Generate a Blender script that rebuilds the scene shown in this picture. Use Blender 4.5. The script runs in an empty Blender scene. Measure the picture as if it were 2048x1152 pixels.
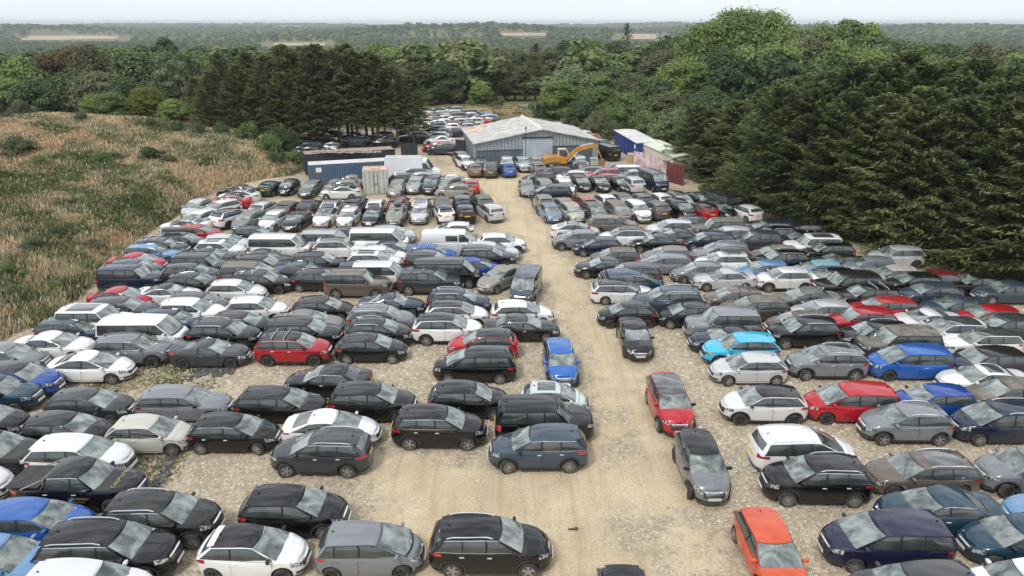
import bpy, math, random
import numpy as np
from mathutils import Vector, Matrix
R=math.radians
random.seed(7); rng=np.random.default_rng(11)
scene=bpy.context.scene; col=scene.collection
# ---------------------------------------------------------------- camera
F_PX=1400.0; CAM_H=18.6; HORIZON=45.0            # photo is 2048 x 1152
PITCH=math.atan((576-HORIZON)/F_PX)
cd=bpy.data.cameras.new('camera'); cam=bpy.data.objects.new('camera',cd); col.objects.link(cam)
cd.sensor_width=36; cd.lens=36*F_PX/2048; cd.clip_start=0.5; cd.clip_end=30000
cam.location=(0,0,CAM_H); cam.rotation_euler=(math.pi/2-PITCH,0,0)
scene.camera=cam
# ---------------------------------------------------------------- world, sun, exposure
SUN_EL,SUN_AZ=R(52),R(215)
w=bpy.data.worlds.new('World'); scene.world=w; w.use_nodes=True
nt=w.node_tree; nt.nodes.clear()
def wn(t,**k):
    n=nt.nodes.new(t)
    for a,b in k.items(): setattr(n,a,b)
    return n
out=wn('ShaderNodeOutputWorld'); bg=wn('ShaderNodeBackground'); bg.inputs[1].default_value=0.10
sky=wn('ShaderNodeTexSky',sky_type='NISHITA',sun_disc=False,sun_elevation=SUN_EL,sun_rotation=SUN_AZ)
tc=wn('ShaderNodeTexCoord'); mp=wn('ShaderNodeMapping'); mp.inputs['Scale'].default_value=(1.6,1.6,5.0)
nz=wn('ShaderNodeTexNoise'); nz.inputs['Scale'].default_value=2.2; nz.inputs['Detail'].default_value=7; nz.inputs['Roughness'].default_value=.55
cr=wn('ShaderNodeValToRGB'); cr.color_ramp.elements[0].position=.40; cr.color_ramp.elements[0].color=(3.6,4.1,4.9,1)
cr.color_ramp.elements[1].position=.62; cr.color_ramp.elements[1].color=(13.6,13.7,13.8,1)
mx=wn('ShaderNodeMixRGB'); mx.inputs[0].default_value=.86
nt.links.new(tc.outputs['Generated'],mp.inputs[0]); nt.links.new(mp.outputs[0],nz.inputs[0])
sz_=wn('ShaderNodeSeparateXYZ'); nt.links.new(tc.outputs['Generated'],sz_.inputs[0])
el=wn('ShaderNodeMapRange'); el.inputs[1].default_value=.06; el.inputs[2].default_value=.40; nt.links.new(sz_.outputs[2],el.inputs[0])
hx=wn('ShaderNodeMixRGB'); hx.inputs[1].default_value=(7.3,7.8,8.3,1); nt.links.new(el.outputs[0],hx.inputs[0]); nt.links.new(cr.outputs[0],hx.inputs[2])
nt.links.new(nz.outputs[0],cr.inputs[0]); nt.links.new(sky.outputs[0],mx.inputs[1]); nt.links.new(hx.outputs[0],mx.inputs[2])
nt.links.new(mx.outputs[0],bg.inputs[0]); nt.links.new(bg.outputs[0],out.inputs[0])
sd=bpy.data.lights.new('sun','SUN'); sd.energy=1.6; sd.angle=R(12); sd.color=(1,.96,.9)
so=bpy.data.objects.new('sun',sd); col.objects.link(so)
sv=Vector((math.sin(SUN_AZ)*math.cos(SUN_EL),math.cos(SUN_AZ)*math.cos(SUN_EL),math.sin(SUN_EL)))
so.rotation_euler=sv.to_track_quat('Z','Y').to_euler(); so.location=(0,0,60)
vs=scene.view_settings; vs.view_transform='Standard'; vs.look='None'; vs.exposure=0.42; vs.gamma=1
scene.render.resolution_x=1024; scene.render.resolution_y=576
# ---------------------------------------------------------------- helpers
def tag(o,label=None,cat=None,group=None,kind=None):
    if label: o['label']=label
    if cat: o['category']=cat
    if group: o['group']=group
    if kind: o['kind']=kind
    return o
def empty(name,loc=(0,0,0),rz=0):
    o=bpy.data.objects.new(name,None); col.objects.link(o); o.location=loc; o.rotation_euler=(0,0,rz); o.empty_display_size=.3
    return o
def mesh_np(name,V,F,mat=None,parent=None,smooth=False,attrs=None,sharp=None):
    me=bpy.data.meshes.new(name)
    if isinstance(F,np.ndarray):
        V=np.asarray(V,dtype=np.float32); n=F.shape[1]
        me.vertices.add(len(V)); me.vertices.foreach_set('co',V.ravel())
        me.loops.add(F.size); me.loops.foreach_set('vertex_index',F.astype(np.int32).ravel())
        me.polygons.add(len(F)); me.polygons.foreach_set('loop_start',np.arange(0,F.size,n,dtype=np.int32))
        me.update(calc_edges=True); me.validate()
    else:
        me.from_pydata([tuple(map(float,v)) for v in V],[],F); me.update()
    if smooth:
        me.polygons.foreach_set('use_smooth',np.ones(len(me.polygons),dtype=bool))
        if sharp: me.set_sharp_from_angle(angle=R(sharp))
    if attrs:
        for k,(dom,a) in attrs.items():
            a=np.asarray(a,dtype=np.float32)
            if a.ndim==1:
                at=me.attributes.new(k,'FLOAT',dom); at.data.foreach_set('value',a)
            else:
                at=me.attributes.new(k,'FLOAT_COLOR',dom); at.data.foreach_set('color',a.ravel())
    if mat: me.materials.append(mat)
    o=bpy.data.objects.new(name,me); col.objects.link(o)
    if parent: o.parent=parent
    return o
class MB:
    """collects boxes, tubes and sheets into one mesh"""
    def __init__(s): s.v=[]; s.f=[]
    def add(s,v,f):
        o=len(s.v); s.v+= [tuple(p) for p in v]; s.f+=[tuple(i+o for i in q) for q in f]; return s
    def box(s,c,d,rz=0,ry=0,rx=0,taper=(1,1)):
        m=Matrix.Rotation(rz,3,'Z')@Matrix.Rotation(ry,3,'Y')@Matrix.Rotation(rx,3,'X'); vs=[]
        for z in(-1,1):
            k=(1,1) if z<0 else taper
            for x,y in((-1,-1),(1,-1),(1,1),(-1,1)):
                vs.append(Vector(c)+m@Vector((x*d[0]/2*k[0],y*d[1]/2*k[1],z*d[2]/2)))
        return s.add(vs,[(3,2,1,0),(4,5,6,7),(0,1,5,4),(1,2,6,5),(2,3,7,6),(3,0,4,7)])
    def tube(s,pts,r,n=8,cap=True):
        pts=[Vector(p) for p in pts]; rs=r if isinstance(r,(list,tuple)) else [r]*len(pts); vs=[]; fs=[]
        for i,p in enumerate(pts):
            d=(pts[min(i+1,len(pts)-1)]-pts[max(i-1,0)]).normalized()
            a=d.cross(Vector((0,0,1)));
            if a.length<.05: a=d.cross(Vector((0,1,0)))
            a.normalize(); b=d.cross(a)
            for k in range(n):
                t=2*math.pi*k/n; vs.append(p+(a*math.cos(t)+b*math.sin(t))*rs[i])
        for i in range(len(pts)-1):
            for k in range(n):
                k2=(k+1)%n; fs.append((i*n+k,i*n+k2,(i+1)*n+k2,(i+1)*n+k))
        if cap: fs.append(tuple(range(n))); fs.append(tuple((len(pts)-1)*n+k for k in reversed(range(n))))
        return s.add(vs,fs)
    def prism(s,poly,y0,y1,axis='y'):
        n=len(poly); vs=[]
        for y in(y0,y1):
            for a,b in poly: vs.append((a,y,b) if axis=='y' else ((y,a,b) if axis=='x' else (a,b,y)))
        return s.add(vs,[tuple(range(n)),tuple(range(2*n-1,n-1,-1))]+[(i,i+n,(i+1)%n+n,(i+1)%n) for i in range(n)])
    def build(s,name,mat,parent=None,smooth=False,sharp=40):
        return mesh_np(name,s.v,s.f,mat,parent,smooth,sharp=sharp)
def sstep(a,b,x):
    t=np.clip((x-a)/(b-a),0,1); return t*t*(3-2*t)
# ---------------------------------------------------------------- ground height and picture-to-ground
CPH,SPH=math.cos(PITCH),math.sin(PITCH)
def vnoise(x,y,sc,seed=0):
    x=np.asarray(x,float)/sc; y=np.asarray(y,float)/sc
    return (np.sin(x*1.7+seed)+np.sin(y*1.9+seed*2.1+x*.6)+np.sin((x+y)*1.13+seed*.7)+np.sin((x-y)*2.3+seed*1.3)*.6)/3.6
# outline of the weedy bank on the left (world metres, its foot along the cars)
def ray(px,py,z):
    u=(px-1024)/F_PX; v=(py-576)/F_PX
    t=(CAM_H-z)/(SPH+v*CPH)
    return (u*t,(CPH-v*SPH)*t)
def yard(y): return 1.3*sstep(38,105,np.asarray(y,float))
def at(px,py,h=0.0):
    z=h
    for _ in range(6):
        x,y=ray(px,py,z); z=float(yard(y))+h
    return x,y,z
FOOT=[at(*p)[:2] for p in [(-420,900),(-60,740),(8,670),(92,642),(178,570),(214,524),(262,480),(328,444),(396,398),(440,376),(524,357),(580,350),(612,336),(600,290),(470,262),(330,262)]]
FX=np.array([p[0] for p in FOOT]); FY=np.array([p[1] for p in FOOT])
def bank_dist(x,y):
    """signed distance into the bank (positive inside)"""
    x=np.asarray(x,float); y=np.asarray(y,float)
    px=np.concatenate([FX,[-140,-140]]); py=np.concatenate([FY,[FY[-1]+14,-5]])
    best=np.full(x.shape,1e9); inside=np.zeros(x.shape,bool); n=len(px)
    for i in range(n):
        x0,y0=px[i],py[i]; x1,y1=px[(i+1)%n],py[(i+1)%n]
        dx,dy=x1-x0,y1-y0; t=np.clip(((x-x0)*dx+(y-y0)*dy)/(dx*dx+dy*dy+1e-9),0,1)
        best=np.minimum(best,np.hypot(x-x0-t*dx,y-y0-t*dy))
        c=((y0>y)!=(y1>y))&(x<(x1-x0)*(y-y0)/(y1-y0+1e-12)+x0); inside^=c
    return np.where(inside,best,-best)
def terrain(x,y):
    x=np.asarray(x,float); y=np.asarray(y,float)
    z=yard(y)
    far=np.interp(y,[0,166,240,420,900,1500,2600,4200,9000],[0,0,-4,-20,-29,-27,-21,-20,-32])
    z=z+far+ sstep(250,900,y)*vnoise(x,y,420,3)*4.5+ sstep(1500,3500,y)*(vnoise(x,y,900,5)*10+vnoise(x,y,330,2)*6)
    for bx,by,bw,bh in((-1520,2250,330,22),(-120,2050,330,25),(1420,2150,330,23),(900,2900,300,12),(420,2600,500,9),(-700,3300,600,8)): z=z+bh*np.exp(-((x-bx)**2+(y-by)**2*.6)/bw**2)
    z=z+15*np.exp(-((y-4700)/500)**2)*(1+.5*vnoise(x,y,700,6))
    b=bank_dist(x,y)
    hump=1.12+.60*np.exp(-(((x+62)/16)**2+((y-98)/14)**2))
    z=z+np.where(b>0,3.1*(1-np.exp(-np.maximum(b,0)/9.0))*hump+ .30*vnoise(x,y,5,1)*np.clip(b/3,0,1),0)
    return z
def tz(x,y): return float(terrain(np.array([x]),np.array([y]))[0])
# ---------------------------------------------------------------- materials
def mat(name,color=(.5,.5,.5),rough=.6,metal=0.0,spec=.5,noise=None,coat=0,bump=0,bscale=20,alpha=None,emit=None):
    m=bpy.data.materials.new(name); m.use_nodes=True; t=m.node_tree; b=t.nodes['Principled BSDF']
    b.inputs['Base Color'].default_value=(*color,1); b.inputs['Roughness'].default_value=rough; b.inputs['Metallic'].default_value=metal
    b.inputs['Specular IOR Level'].default_value=spec; b.inputs['Coat Weight'].default_value=coat; b.inputs['Coat Roughness'].default_value=.06
    if noise:
        c2,sc,lo,hi=noise
        n=t.nodes.new('ShaderNodeTexNoise'); n.inputs['Scale'].default_value=sc; n.inputs['Detail'].default_value=6
        g=t.nodes.new('ShaderNodeTexCoord'); r=t.nodes.new('ShaderNodeMapRange'); r.inputs[1].default_value=lo; r.inputs[2].default_value=hi
        x=t.nodes.new('ShaderNodeMixRGB'); x.inputs[1].default_value=(*color,1); x.inputs[2].default_value=(*c2,1)
        t.links.new(g.outputs['Object'],n.inputs[0]); t.links.new(n.outputs[0],r.inputs[0]); t.links.new(r.outputs[0],x.inputs[0]); t.links.new(x.outputs[0],b.inputs['Base Color'])
    if bump:
        n=t.nodes.new('ShaderNodeTexNoise'); n.inputs['Scale'].default_value=bscale; n.inputs['Detail'].default_value=4
        g=t.nodes.new('ShaderNodeTexCoord'); bn=t.nodes.new('ShaderNodeBump'); bn.inputs['Strength'].default_value=bump
        t.links.new(g.outputs['Object'],n.inputs[0]); t.links.new(n.outputs[0],bn.inputs['Height']); t.links.new(bn.outputs[0],b.inputs['Normal'])
    return m
def ribbed(name,c1,c2,period,axis=0,rough=.5,wear=None,metal=0.0,grime=.5):
    """corrugated sheet: real bump ribs along an axis, with rust or grime patches"""
    m=mat(name,c1,rough,metal); t=m.node_tree; b=t.nodes['Principled BSDF']
    g=t.nodes.new('ShaderNodeTexCoord'); s=t.nodes.new('ShaderNodeSeparateXYZ'); t.links.new(g.outputs['Object'],s.inputs[0])
    k=t.nodes.new('ShaderNodeMath'); k.operation='MULTIPLY'; k.inputs[1].default_value=2*math.pi/period; t.links.new(s.outputs[axis],k.inputs[0])
    q=t.nodes.new('ShaderNodeMath'); q.operation='SINE'; t.links.new(k.outputs[0],q.inputs[0])
    bn=t.nodes.new('ShaderNodeBump'); bn.inputs['Strength'].default_value=.9; bn.inputs['Distance'].default_value=.04; t.links.new(q.outputs[0],bn.inputs['Height']); t.links.new(bn.outputs[0],b.inputs['Normal'])
    n=t.nodes.new('ShaderNodeTexNoise'); n.inputs['Scale'].default_value=grime; n.inputs['Detail'].default_value=8; n.inputs['Roughness'].default_value=.65; t.links.new(g.outputs['Object'],n.inputs[0])
    r=t.nodes.new('ShaderNodeMapRange'); r.inputs[1].default_value=.42; r.inputs[2].default_value=.62; t.links.new(n.outputs[0],r.inputs[0])
    x=t.nodes.new('ShaderNodeMixRGB'); x.inputs[1].default_value=(*c1,1); x.inputs[2].default_value=(*c2,1); t.links.new(r.outputs[0],x.inputs[0]); t.links.new(x.outputs[0],b.inputs['Base Color'])
    return m
def leafmat(name,stops,rough=.6,trans=.25,attr='v',nsc=None):
    m=bpy.data.materials.new(name); m.use_nodes=True; t=m.node_tree; b=t.nodes['Principled BSDF']
    a=t.nodes.new('ShaderNodeAttribute'); a.attribute_name=attr
    oi=t.nodes.new('ShaderNodeObjectInfo'); ad=t.nodes.new('ShaderNodeMath'); ad.operation='MULTIPLY_ADD'; ad.inputs[1].default_value=.34; ad.inputs[2].default_value=-.17
    sm=t.nodes.new('ShaderNodeMath'); sm.operation='ADD'; sm.use_clamp=True
    t.links.new(oi.outputs['Random'],ad.inputs[0]); t.links.new(a.outputs['Fac'],sm.inputs[0]); t.links.new(ad.outputs[0],sm.inputs[1])
    r=t.nodes.new('ShaderNodeValToRGB'); e=r.color_ramp.elements
    while len(e)<len(stops): e.new(.5)
    for i,(p,c) in enumerate(stops): e[i].position=p; e[i].color=(*c,1)
    t.links.new(sm.outputs[0],r.inputs[0]); t.links.new(r.outputs[0],b.inputs['Base Color'])
    b.inputs['Roughness'].default_value=rough; b.inputs['Specular IOR Level'].default_value=.25
    tr=t.nodes.new('ShaderNodeBsdfTranslucent'); t.links.new(r.outputs[0],tr.inputs[0]); ms=t.nodes.new('ShaderNodeMixShader'); ms.inputs[0].default_value=trans
    o=t.nodes['Material Output']; t.links.new(b.outputs[0],ms.inputs[1]); t.links.new(tr.outputs[0],ms.inputs[2]); t.links.new(ms.outputs[0],o.inputs[0])
    return m
# ================================================================ ground
def ground_material():
    m=bpy.data.materials.new('sandy_ground'); m.use_nodes=True; t=m.node_tree; b=t.nodes['Principled BSDF']; b.inputs['Roughness'].default_value=.95; b.inputs['Specular IOR Level'].default_value=.15
    g=t.nodes.new('ShaderNodeTexCoord'); at_=t.nodes.new('ShaderNodeAttribute'); at_.attribute_name='zone'
    sp=t.nodes.new('ShaderNodeSeparateColor'); t.links.new(at_.outputs['Color'],sp.inputs[0])
    def noise(sc,d=6,r=.6):
        n=t.nodes.new('ShaderNodeTexNoise'); n.inputs['Scale'].default_value=sc; n.inputs['Detail'].default_value=d; n.inputs['Roughness'].default_value=r; t.links.new(g.outputs['Object'],n.inputs[0]); return n.outputs[0]
    def ramp(src,st):
        r=t.nodes.new('ShaderNodeValToRGB'); e=r.color_ramp.elements
        while len(e)<len(st): e.new(.5)
        for i,(p,c) in enumerate(st): e[i].position=p; e[i].color=(*c,1)
        t.links.new(src,r.inputs[0]); return r.outputs[0]
    def mix(f,a,c,mode='MIX'):
        x=t.nodes.new('ShaderNodeMixRGB'); x.blend_type=mode
        for s,i in((f,0),(a,1),(c,2)):
            if isinstance(s,(int,float)): x.inputs[i].default_value=s
            elif isinstance(s,tuple): x.inputs[i].default_value=(*s,1)
            else: t.links.new(s,x.inputs[i])
        return x.outputs[0]
    sand=ramp(noise(.35,8,.62),[(.30,(.49,.405,.28)),(.5,(.59,.495,.35)),(.72,(.67,.58,.425))])
    fine=ramp(noise(9,8,.75),[(.3,(.62,.60,.56)),(.5,(.95,.94,.92)),(.7,(1.12,1.1,1.06))])
    sand=mix(1.0,sand,fine,'MULTIPLY')
    mpp=t.nodes.new('ShaderNodeMapping'); mpp.inputs['Scale'].default_value=(2.3,.16,1); mpp.inputs['Rotation'].default_value=(0,0,.06); t.links.new(g.outputs['Object'],mpp.inputs[0])
    rn=t.nodes.new('ShaderNodeTexNoise'); rn.inputs['Scale'].default_value=1.0; rn.inputs['Detail'].default_value=5; rn.inputs['Distortion'].default_value=.6; t.links.new(mpp.outputs[0],rn.inputs[0])
    sand=mix(.6,sand,ramp(rn.outputs[0],[(.34,(.80,.78,.74)),(.48,(1,1,1)),(.60,(1.06,1.06,1.05))]),'MULTIPLY')
    blot=ramp(noise(1.4,6,.6),[(.40,(1,1,1)),(.62,(.84,.81,.76))]); sand=mix(.8,sand,blot,'MULTIPLY')
    wn_=t.nodes.new('ShaderNodeTexNoise'); wn_.inputs['Scale'].default_value=3.5; wn_.inputs['Detail'].default_value=5; t.links.new(g.outputs['Object'],wn_.inputs[0])
    wv=t.nodes.new('ShaderNodeVectorMath'); wv.operation='MULTIPLY_ADD'; wv.inputs[1].default_value=(.55,.55,.55); t.links.new(wn_.outputs['Color'],wv.inputs[0]); t.links.new(g.outputs['Object'],wv.inputs[2])
    v=t.nodes.new('ShaderNodeTexVoronoi'); v.inputs['Scale'].default_value=7.5; t.links.new(wv.outputs[0],v.inputs[0])
    rub=ramp(v.outputs['Color'],[(0,(.32,.27,.205)),(.5,(.47,.405,.31)),(1,(.60,.54,.44))])
    v2=t.nodes.new('ShaderNodeTexVoronoi'); v2.feature='DISTANCE_TO_EDGE'; v2.inputs['Scale'].default_value=7.5; t.links.new(wv.outputs[0],v2.inputs[0])
    ed=ramp(v2.outputs[0],[(0,(.55,.53,.50)),(.10,(1,1,1))]); rub=mix(1.0,rub,ed,'MULTIPLY')
    big=ramp(noise(.22,5,.6),[(.35,(.82,.8,.76)),(.65,(1.1,1.08,1.02))]); rub=mix(1.0,rub,big,'MULTIPLY')
    # zone.r = how rubbly, broken up by noise
    mm=t.nodes.new('ShaderNodeMath'); mm.operation='MULTIPLY_ADD'; mm.inputs[1].default_value=1.3; mm.inputs[2].default_value=-.65; t.links.new(noise(.8,6,.65),mm.inputs[0])
    ma=t.nodes.new('ShaderNodeMath'); ma.operation='ADD'; t.links.new(mm.outputs[0],ma.inputs[0]); t.links.new(sp.outputs[0],ma.inputs[1])
    mr=t.nodes.new('ShaderNodeMapRange'); mr.inputs[1].default_value=.35; mr.inputs[2].default_value=.62; t.links.new(ma.outputs[0],mr.inputs[0])
    c=mix(mr.outputs[0],sand,rub)
    soil=ramp(noise(.5,6,.6),[(.3,(.10,.085,.045)),(.6,(.17,.14,.08))]); c=mix(sp.outputs[1],c,soil)
    turf=ramp(noise(1.5,8,.7),[(.3,(.07,.085,.03)),(.5,(.15,.14,.06)),(.7,(.30,.25,.15))])
    mg=t.nodes.new('ShaderNodeMath'); mg.operation='ADD'; t.links.new(mm.outputs[0],mg.inputs[0]); t.links.new(sp.outputs[2],mg.inputs[1])
    mg2=t.nodes.new('ShaderNodeMapRange'); mg2.inputs[1].default_value=.4; mg2.inputs[2].default_value=.7; t.links.new(mg.outputs[0],mg2.inputs[0])
    c=mix(mg2.outputs[0],c,turf)
    t.links.new(c,b.inputs['Base Color'])
    hs=mix(mr.outputs[0],noise(14,6,.7),v2.outputs[0])
    bn=t.nodes.new('ShaderNodeBump'); bn.inputs['Strength'].default_value=.75; bn.inputs['Distance'].default_value=.06; t.links.new(hs,bn.inputs['Height']); t.links.new(bn.outputs[0],b.inputs['Normal'])
    return m
def inpoly(x,y,poly):
    ins=np.zeros(np.shape(x),bool); n=len(poly)
    for i in range(n):
        x0,y0=poly[i]; x1,y1=poly[(i+1)%n]
        ins^=((y0>y)!=(y1>y))&(x<(x1-x0)*(y-y0)/(y1-y0+1e-12)+x0)
    return ins
def gpoly(pts): return [at(*p)[:2] for p in pts]
TRACK=gpoly([(640,1300),(760,1010),(730,930),(790,905),(960,930),(1180,905),(1185,860),(1190,790),(1175,700),(1130,655),(1110,600),(1085,560),(1050,510),(1040,470),(960,440),(560,470),(540,400),(720,395),(860,385),(900,330),(880,290),(850,262),(800,262),(640,262),(640,285),(830,300),(905,305),(930,345),(1060,345),(1040,390),(1075,425),(1100,470),(1150,540),(1180,600),(1225,650),(1290,740),(1330,880),(1400,1000),(1440,1300)])
def dist_poly(x,y,poly):
    best=np.full(np.shape(x),1e9)
    for i in range(len(poly)):
        x0,y0=poly[i]; x1,y1=poly[(i+1)%len(poly)]; dx,dy=x1-x0,y1-y0
        t=np.clip(((x-x0)*dx+(y-y0)*dy)/(dx*dx+dy*dy+1e-9),0,1); best=np.minimum(best,np.hypot(x-x0-t*dx,y-y0-t*dy))
    return best
TURF=[gpoly(p) for p in ([(130,752),(200,745),(330,728),(400,735),(360,770),(250,790),(150,785)],[(270,890),(330,880),(375,900),(350,960),(300,975),(265,935)],[(395,765),(430,760),(430,775),(400,778)],[(1400,480),(1500,425),(1560,440),(1530,470)])]
def rubble(x,y):
    ins=inpoly(x,y,TRACK); d=dist_poly(x,y,TRACK)
    r=.5+np.where(ins,-1,1)*np.clip(d/2.2,0,1)*.42
    spots=[(*at(1280,1060)[:2],2.6),(*at(1240,900)[:2],2.2),(*at(1230,830)[:2],1.7),(*at(1070,745)[:2],1.8),(*at(1340,1130)[:2],1.3)]
    for sx,sy,sr in spots: r=np.maximum(r,.62*np.exp(-((x-sx)**2+(y-sy)**2)/sr**2))
    return r
GM=ground_material()
def axis(parts):
    o=[]
    for a,b,s in parts: o+=list(np.arange(a,b,s))
    return np.array(o+[parts[-1][1]])
gx=axis([(-9000,-2000,700),(-2000,-400,160),(-400,-80,16),(-80,80,.8),(80,400,16),(400,2000,160),(2000,9000,700)])
gy=axis([(-60,8,6),(8,125,.8),(125,260,5),(260,1000,30),(1000,4000,150),(4000,12000,800)])
X,Y=np.meshgrid(gx,gy); Z=terrain(X,Y)
zone=np.zeros(X.shape+(4,)); zone[...,3]=1
zone[...,0]=rubble(X,Y)
bd=bank_dist(X,Y); soil=np.clip(bd/1.0+.3,0,1); soil=np.where(bd>-.3,soil,0)
soil=np.maximum(soil,sstep(118,126,Y)); soil=np.maximum(soil,sstep(75,80,np.abs(X)))
rightedge=[at(*p)[:2] for p in [(1330,345),(1530,420),(1750,470),(1850,505),(2048,545),(2300,590)]]
rx=np.interp(Y,[p[1] for p in rightedge][::-1],[p[0] for p in rightedge][::-1]); soil=np.maximum(soil,np.clip((X-rx-1)/3,0,1)*(Y>35))
zone[...,1]=soil
for p in TURF: zone[...,2]=np.maximum(zone[...,2],np.where(inpoly(X,Y,p),.52,0))
zone[...,2]=np.maximum(zone[...,2],np.where((bd<0)&(bd>-1.6),.35,0)); zone[...,2]=np.maximum(zone[...,2],sstep(122,130,Y))
ny,nx_=X.shape; idx=np.arange(ny*nx_).reshape(ny,nx_)
Fq=np.stack([idx[:-1,:-1],idx[:-1,1:],idx[1:,1:],idx[1:,:-1]],-1).reshape(-1,4)
tag(mesh_np('ground',np.stack([X,Y,Z],-1).reshape(-1,3),Fq,GM,smooth=True,attrs={'zone':('POINT',zone.reshape(-1,4))}),kind='structure')
# far stubble fields, pale strips between the woods
fm=mat('stubble',(.34,.27,.16),.95,noise=((.42,.34,.21),.02,.4,.6))
for i,(px0,px1,py0,py1) in enumerate([(55,235,70,79),(548,650,87,93),(1003,1092,67,73),(1262,1312,69,80),(40,140,76,80)]):
    D0=1450 if i!=1 else 900
    def fp(px,py):
        v=(py-576)/F_PX; sl=(SPH+v*CPH)/(CPH-v*SPH)
        y=np.linspace(300,4000,600); z=terrain(np.zeros(600)+ (px-1024)/F_PX*y,y); k=np.argmax(CAM_H-y*sl<z) or 300
        return ((px-1024)/F_PX*y[k]/(CPH-v*SPH),y[k])
    a,b2,c2,d2=fp(px0,py1),fp(px1,py1),fp(px1,py0),fp(px0,py0)
    n=12; V=[]
    for j in range(n+1):
        for k in range(n+1):
            s,t2=k/n,j/n
            x=(a[0]*(1-s)+b2[0]*s)*(1-t2)+(d2[0]*(1-s)+c2[0]*s)*t2; y=(a[1]*(1-s)+b2[1]*s)*(1-t2)+(d2[1]*(1-s)+c2[1]*s)*t2
            V.append((x,y,tz(x,y)+1.2))
    Fq=[(j*(n+1)+k,j*(n+1)+k+1,(j+1)*(n+1)+k+1,(j+1)*(n+1)+k) for j in range(n) for k in range(n)]
    tag(mesh_np('field',V,Fq,fm,smooth=True),kind='structure')
FIELDS=[]
for o in bpy.data.objects:
    if o.name.startswith('field'):
        c=np.array([v.co[:] for v in o.data.vertices]); FIELDS.append((c[:,0].min(),c[:,0].max(),c[:,1].min(),c[:,1].max()))
# a short stretch of road seen through the trees
rm=mat('asphalt',(.17,.16,.155),.9,noise=((.24,.23,.21),.6,.4,.6))
V=[]; 
for (px,py) in [(1030,222),(1100,226),(1075,209),(1040,209)]:
    x,y,z=at(px,py); V.append((x,y,tz(x,y)+.03))
V=[V[0],V[1],V[2],V[3]]; tag(mesh_np('road',V,[(0,1,2,3)],rm),kind='structure')
# ---------------------------------------------------------------- loose stones on the rubble
def stones():
    N=42000
    u=rng.random(N*4); px=rng.uniform(-150,2200,N*4); py=450+ (u**.8)*720
    t=(CAM_H)/(SPH+(py-576)/F_PX*CPH); x=(px-1024)/F_PX*t; y=(CPH-(py-576)/F_PX*SPH)*t
    keep=rng.random(N*4)<np.clip((rubble(x,y)-.3)*1.6,.02,1); keep&=bank_dist(x,y)<0
    x,y=x[keep][:N],y[keep][:N]; n=len(x)
    s=np.clip(rng.lognormal(-3.15,.42,n),.02,.13)*np.clip(y/22,.85,1.8)
    base=np.array([(1,0,0),(0,1,0),(-1,0,0),(0,-1,0),(0,0,.6)],float)
    V=np.repeat(base[None],n,0)*(1+rng.normal(0,.28,(n,5,3)))
    a=rng.random(n)*6.28; ca,sa=np.cos(a)[:,None],np.sin(a)[:,None]
    vx=V[...,0]*ca-V[...,1]*sa*.75; vy=V[...,0]*sa+V[...,1]*ca*.75
    P=np.stack([x[:,None]+vx*s[:,None],y[:,None]+vy*s[:,None],(yard(y))[:,None]+V[...,2]*s[:,None]],-1)
    o=np.arange(n)[:,None,None]*5; Fc=np.array([(0,1,4),(1,2,4),(2,3,4),(3,0,4)])[None]+o
    v=np.repeat(rng.random(n),4)
    m=leafmat('loose_stone',[(0,(.30,.255,.19)),(.5,(.48,.42,.33)),(.9,(.58,.52,.42)),(1,(.66,.62,.55))],.9,0.0)
    tag(mesh_np('loose_stones',P.reshape(-1,3),Fc.reshape(-1,3),m,attrs={'v':('FACE',v)}),kind='stuff')
stones()
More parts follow.
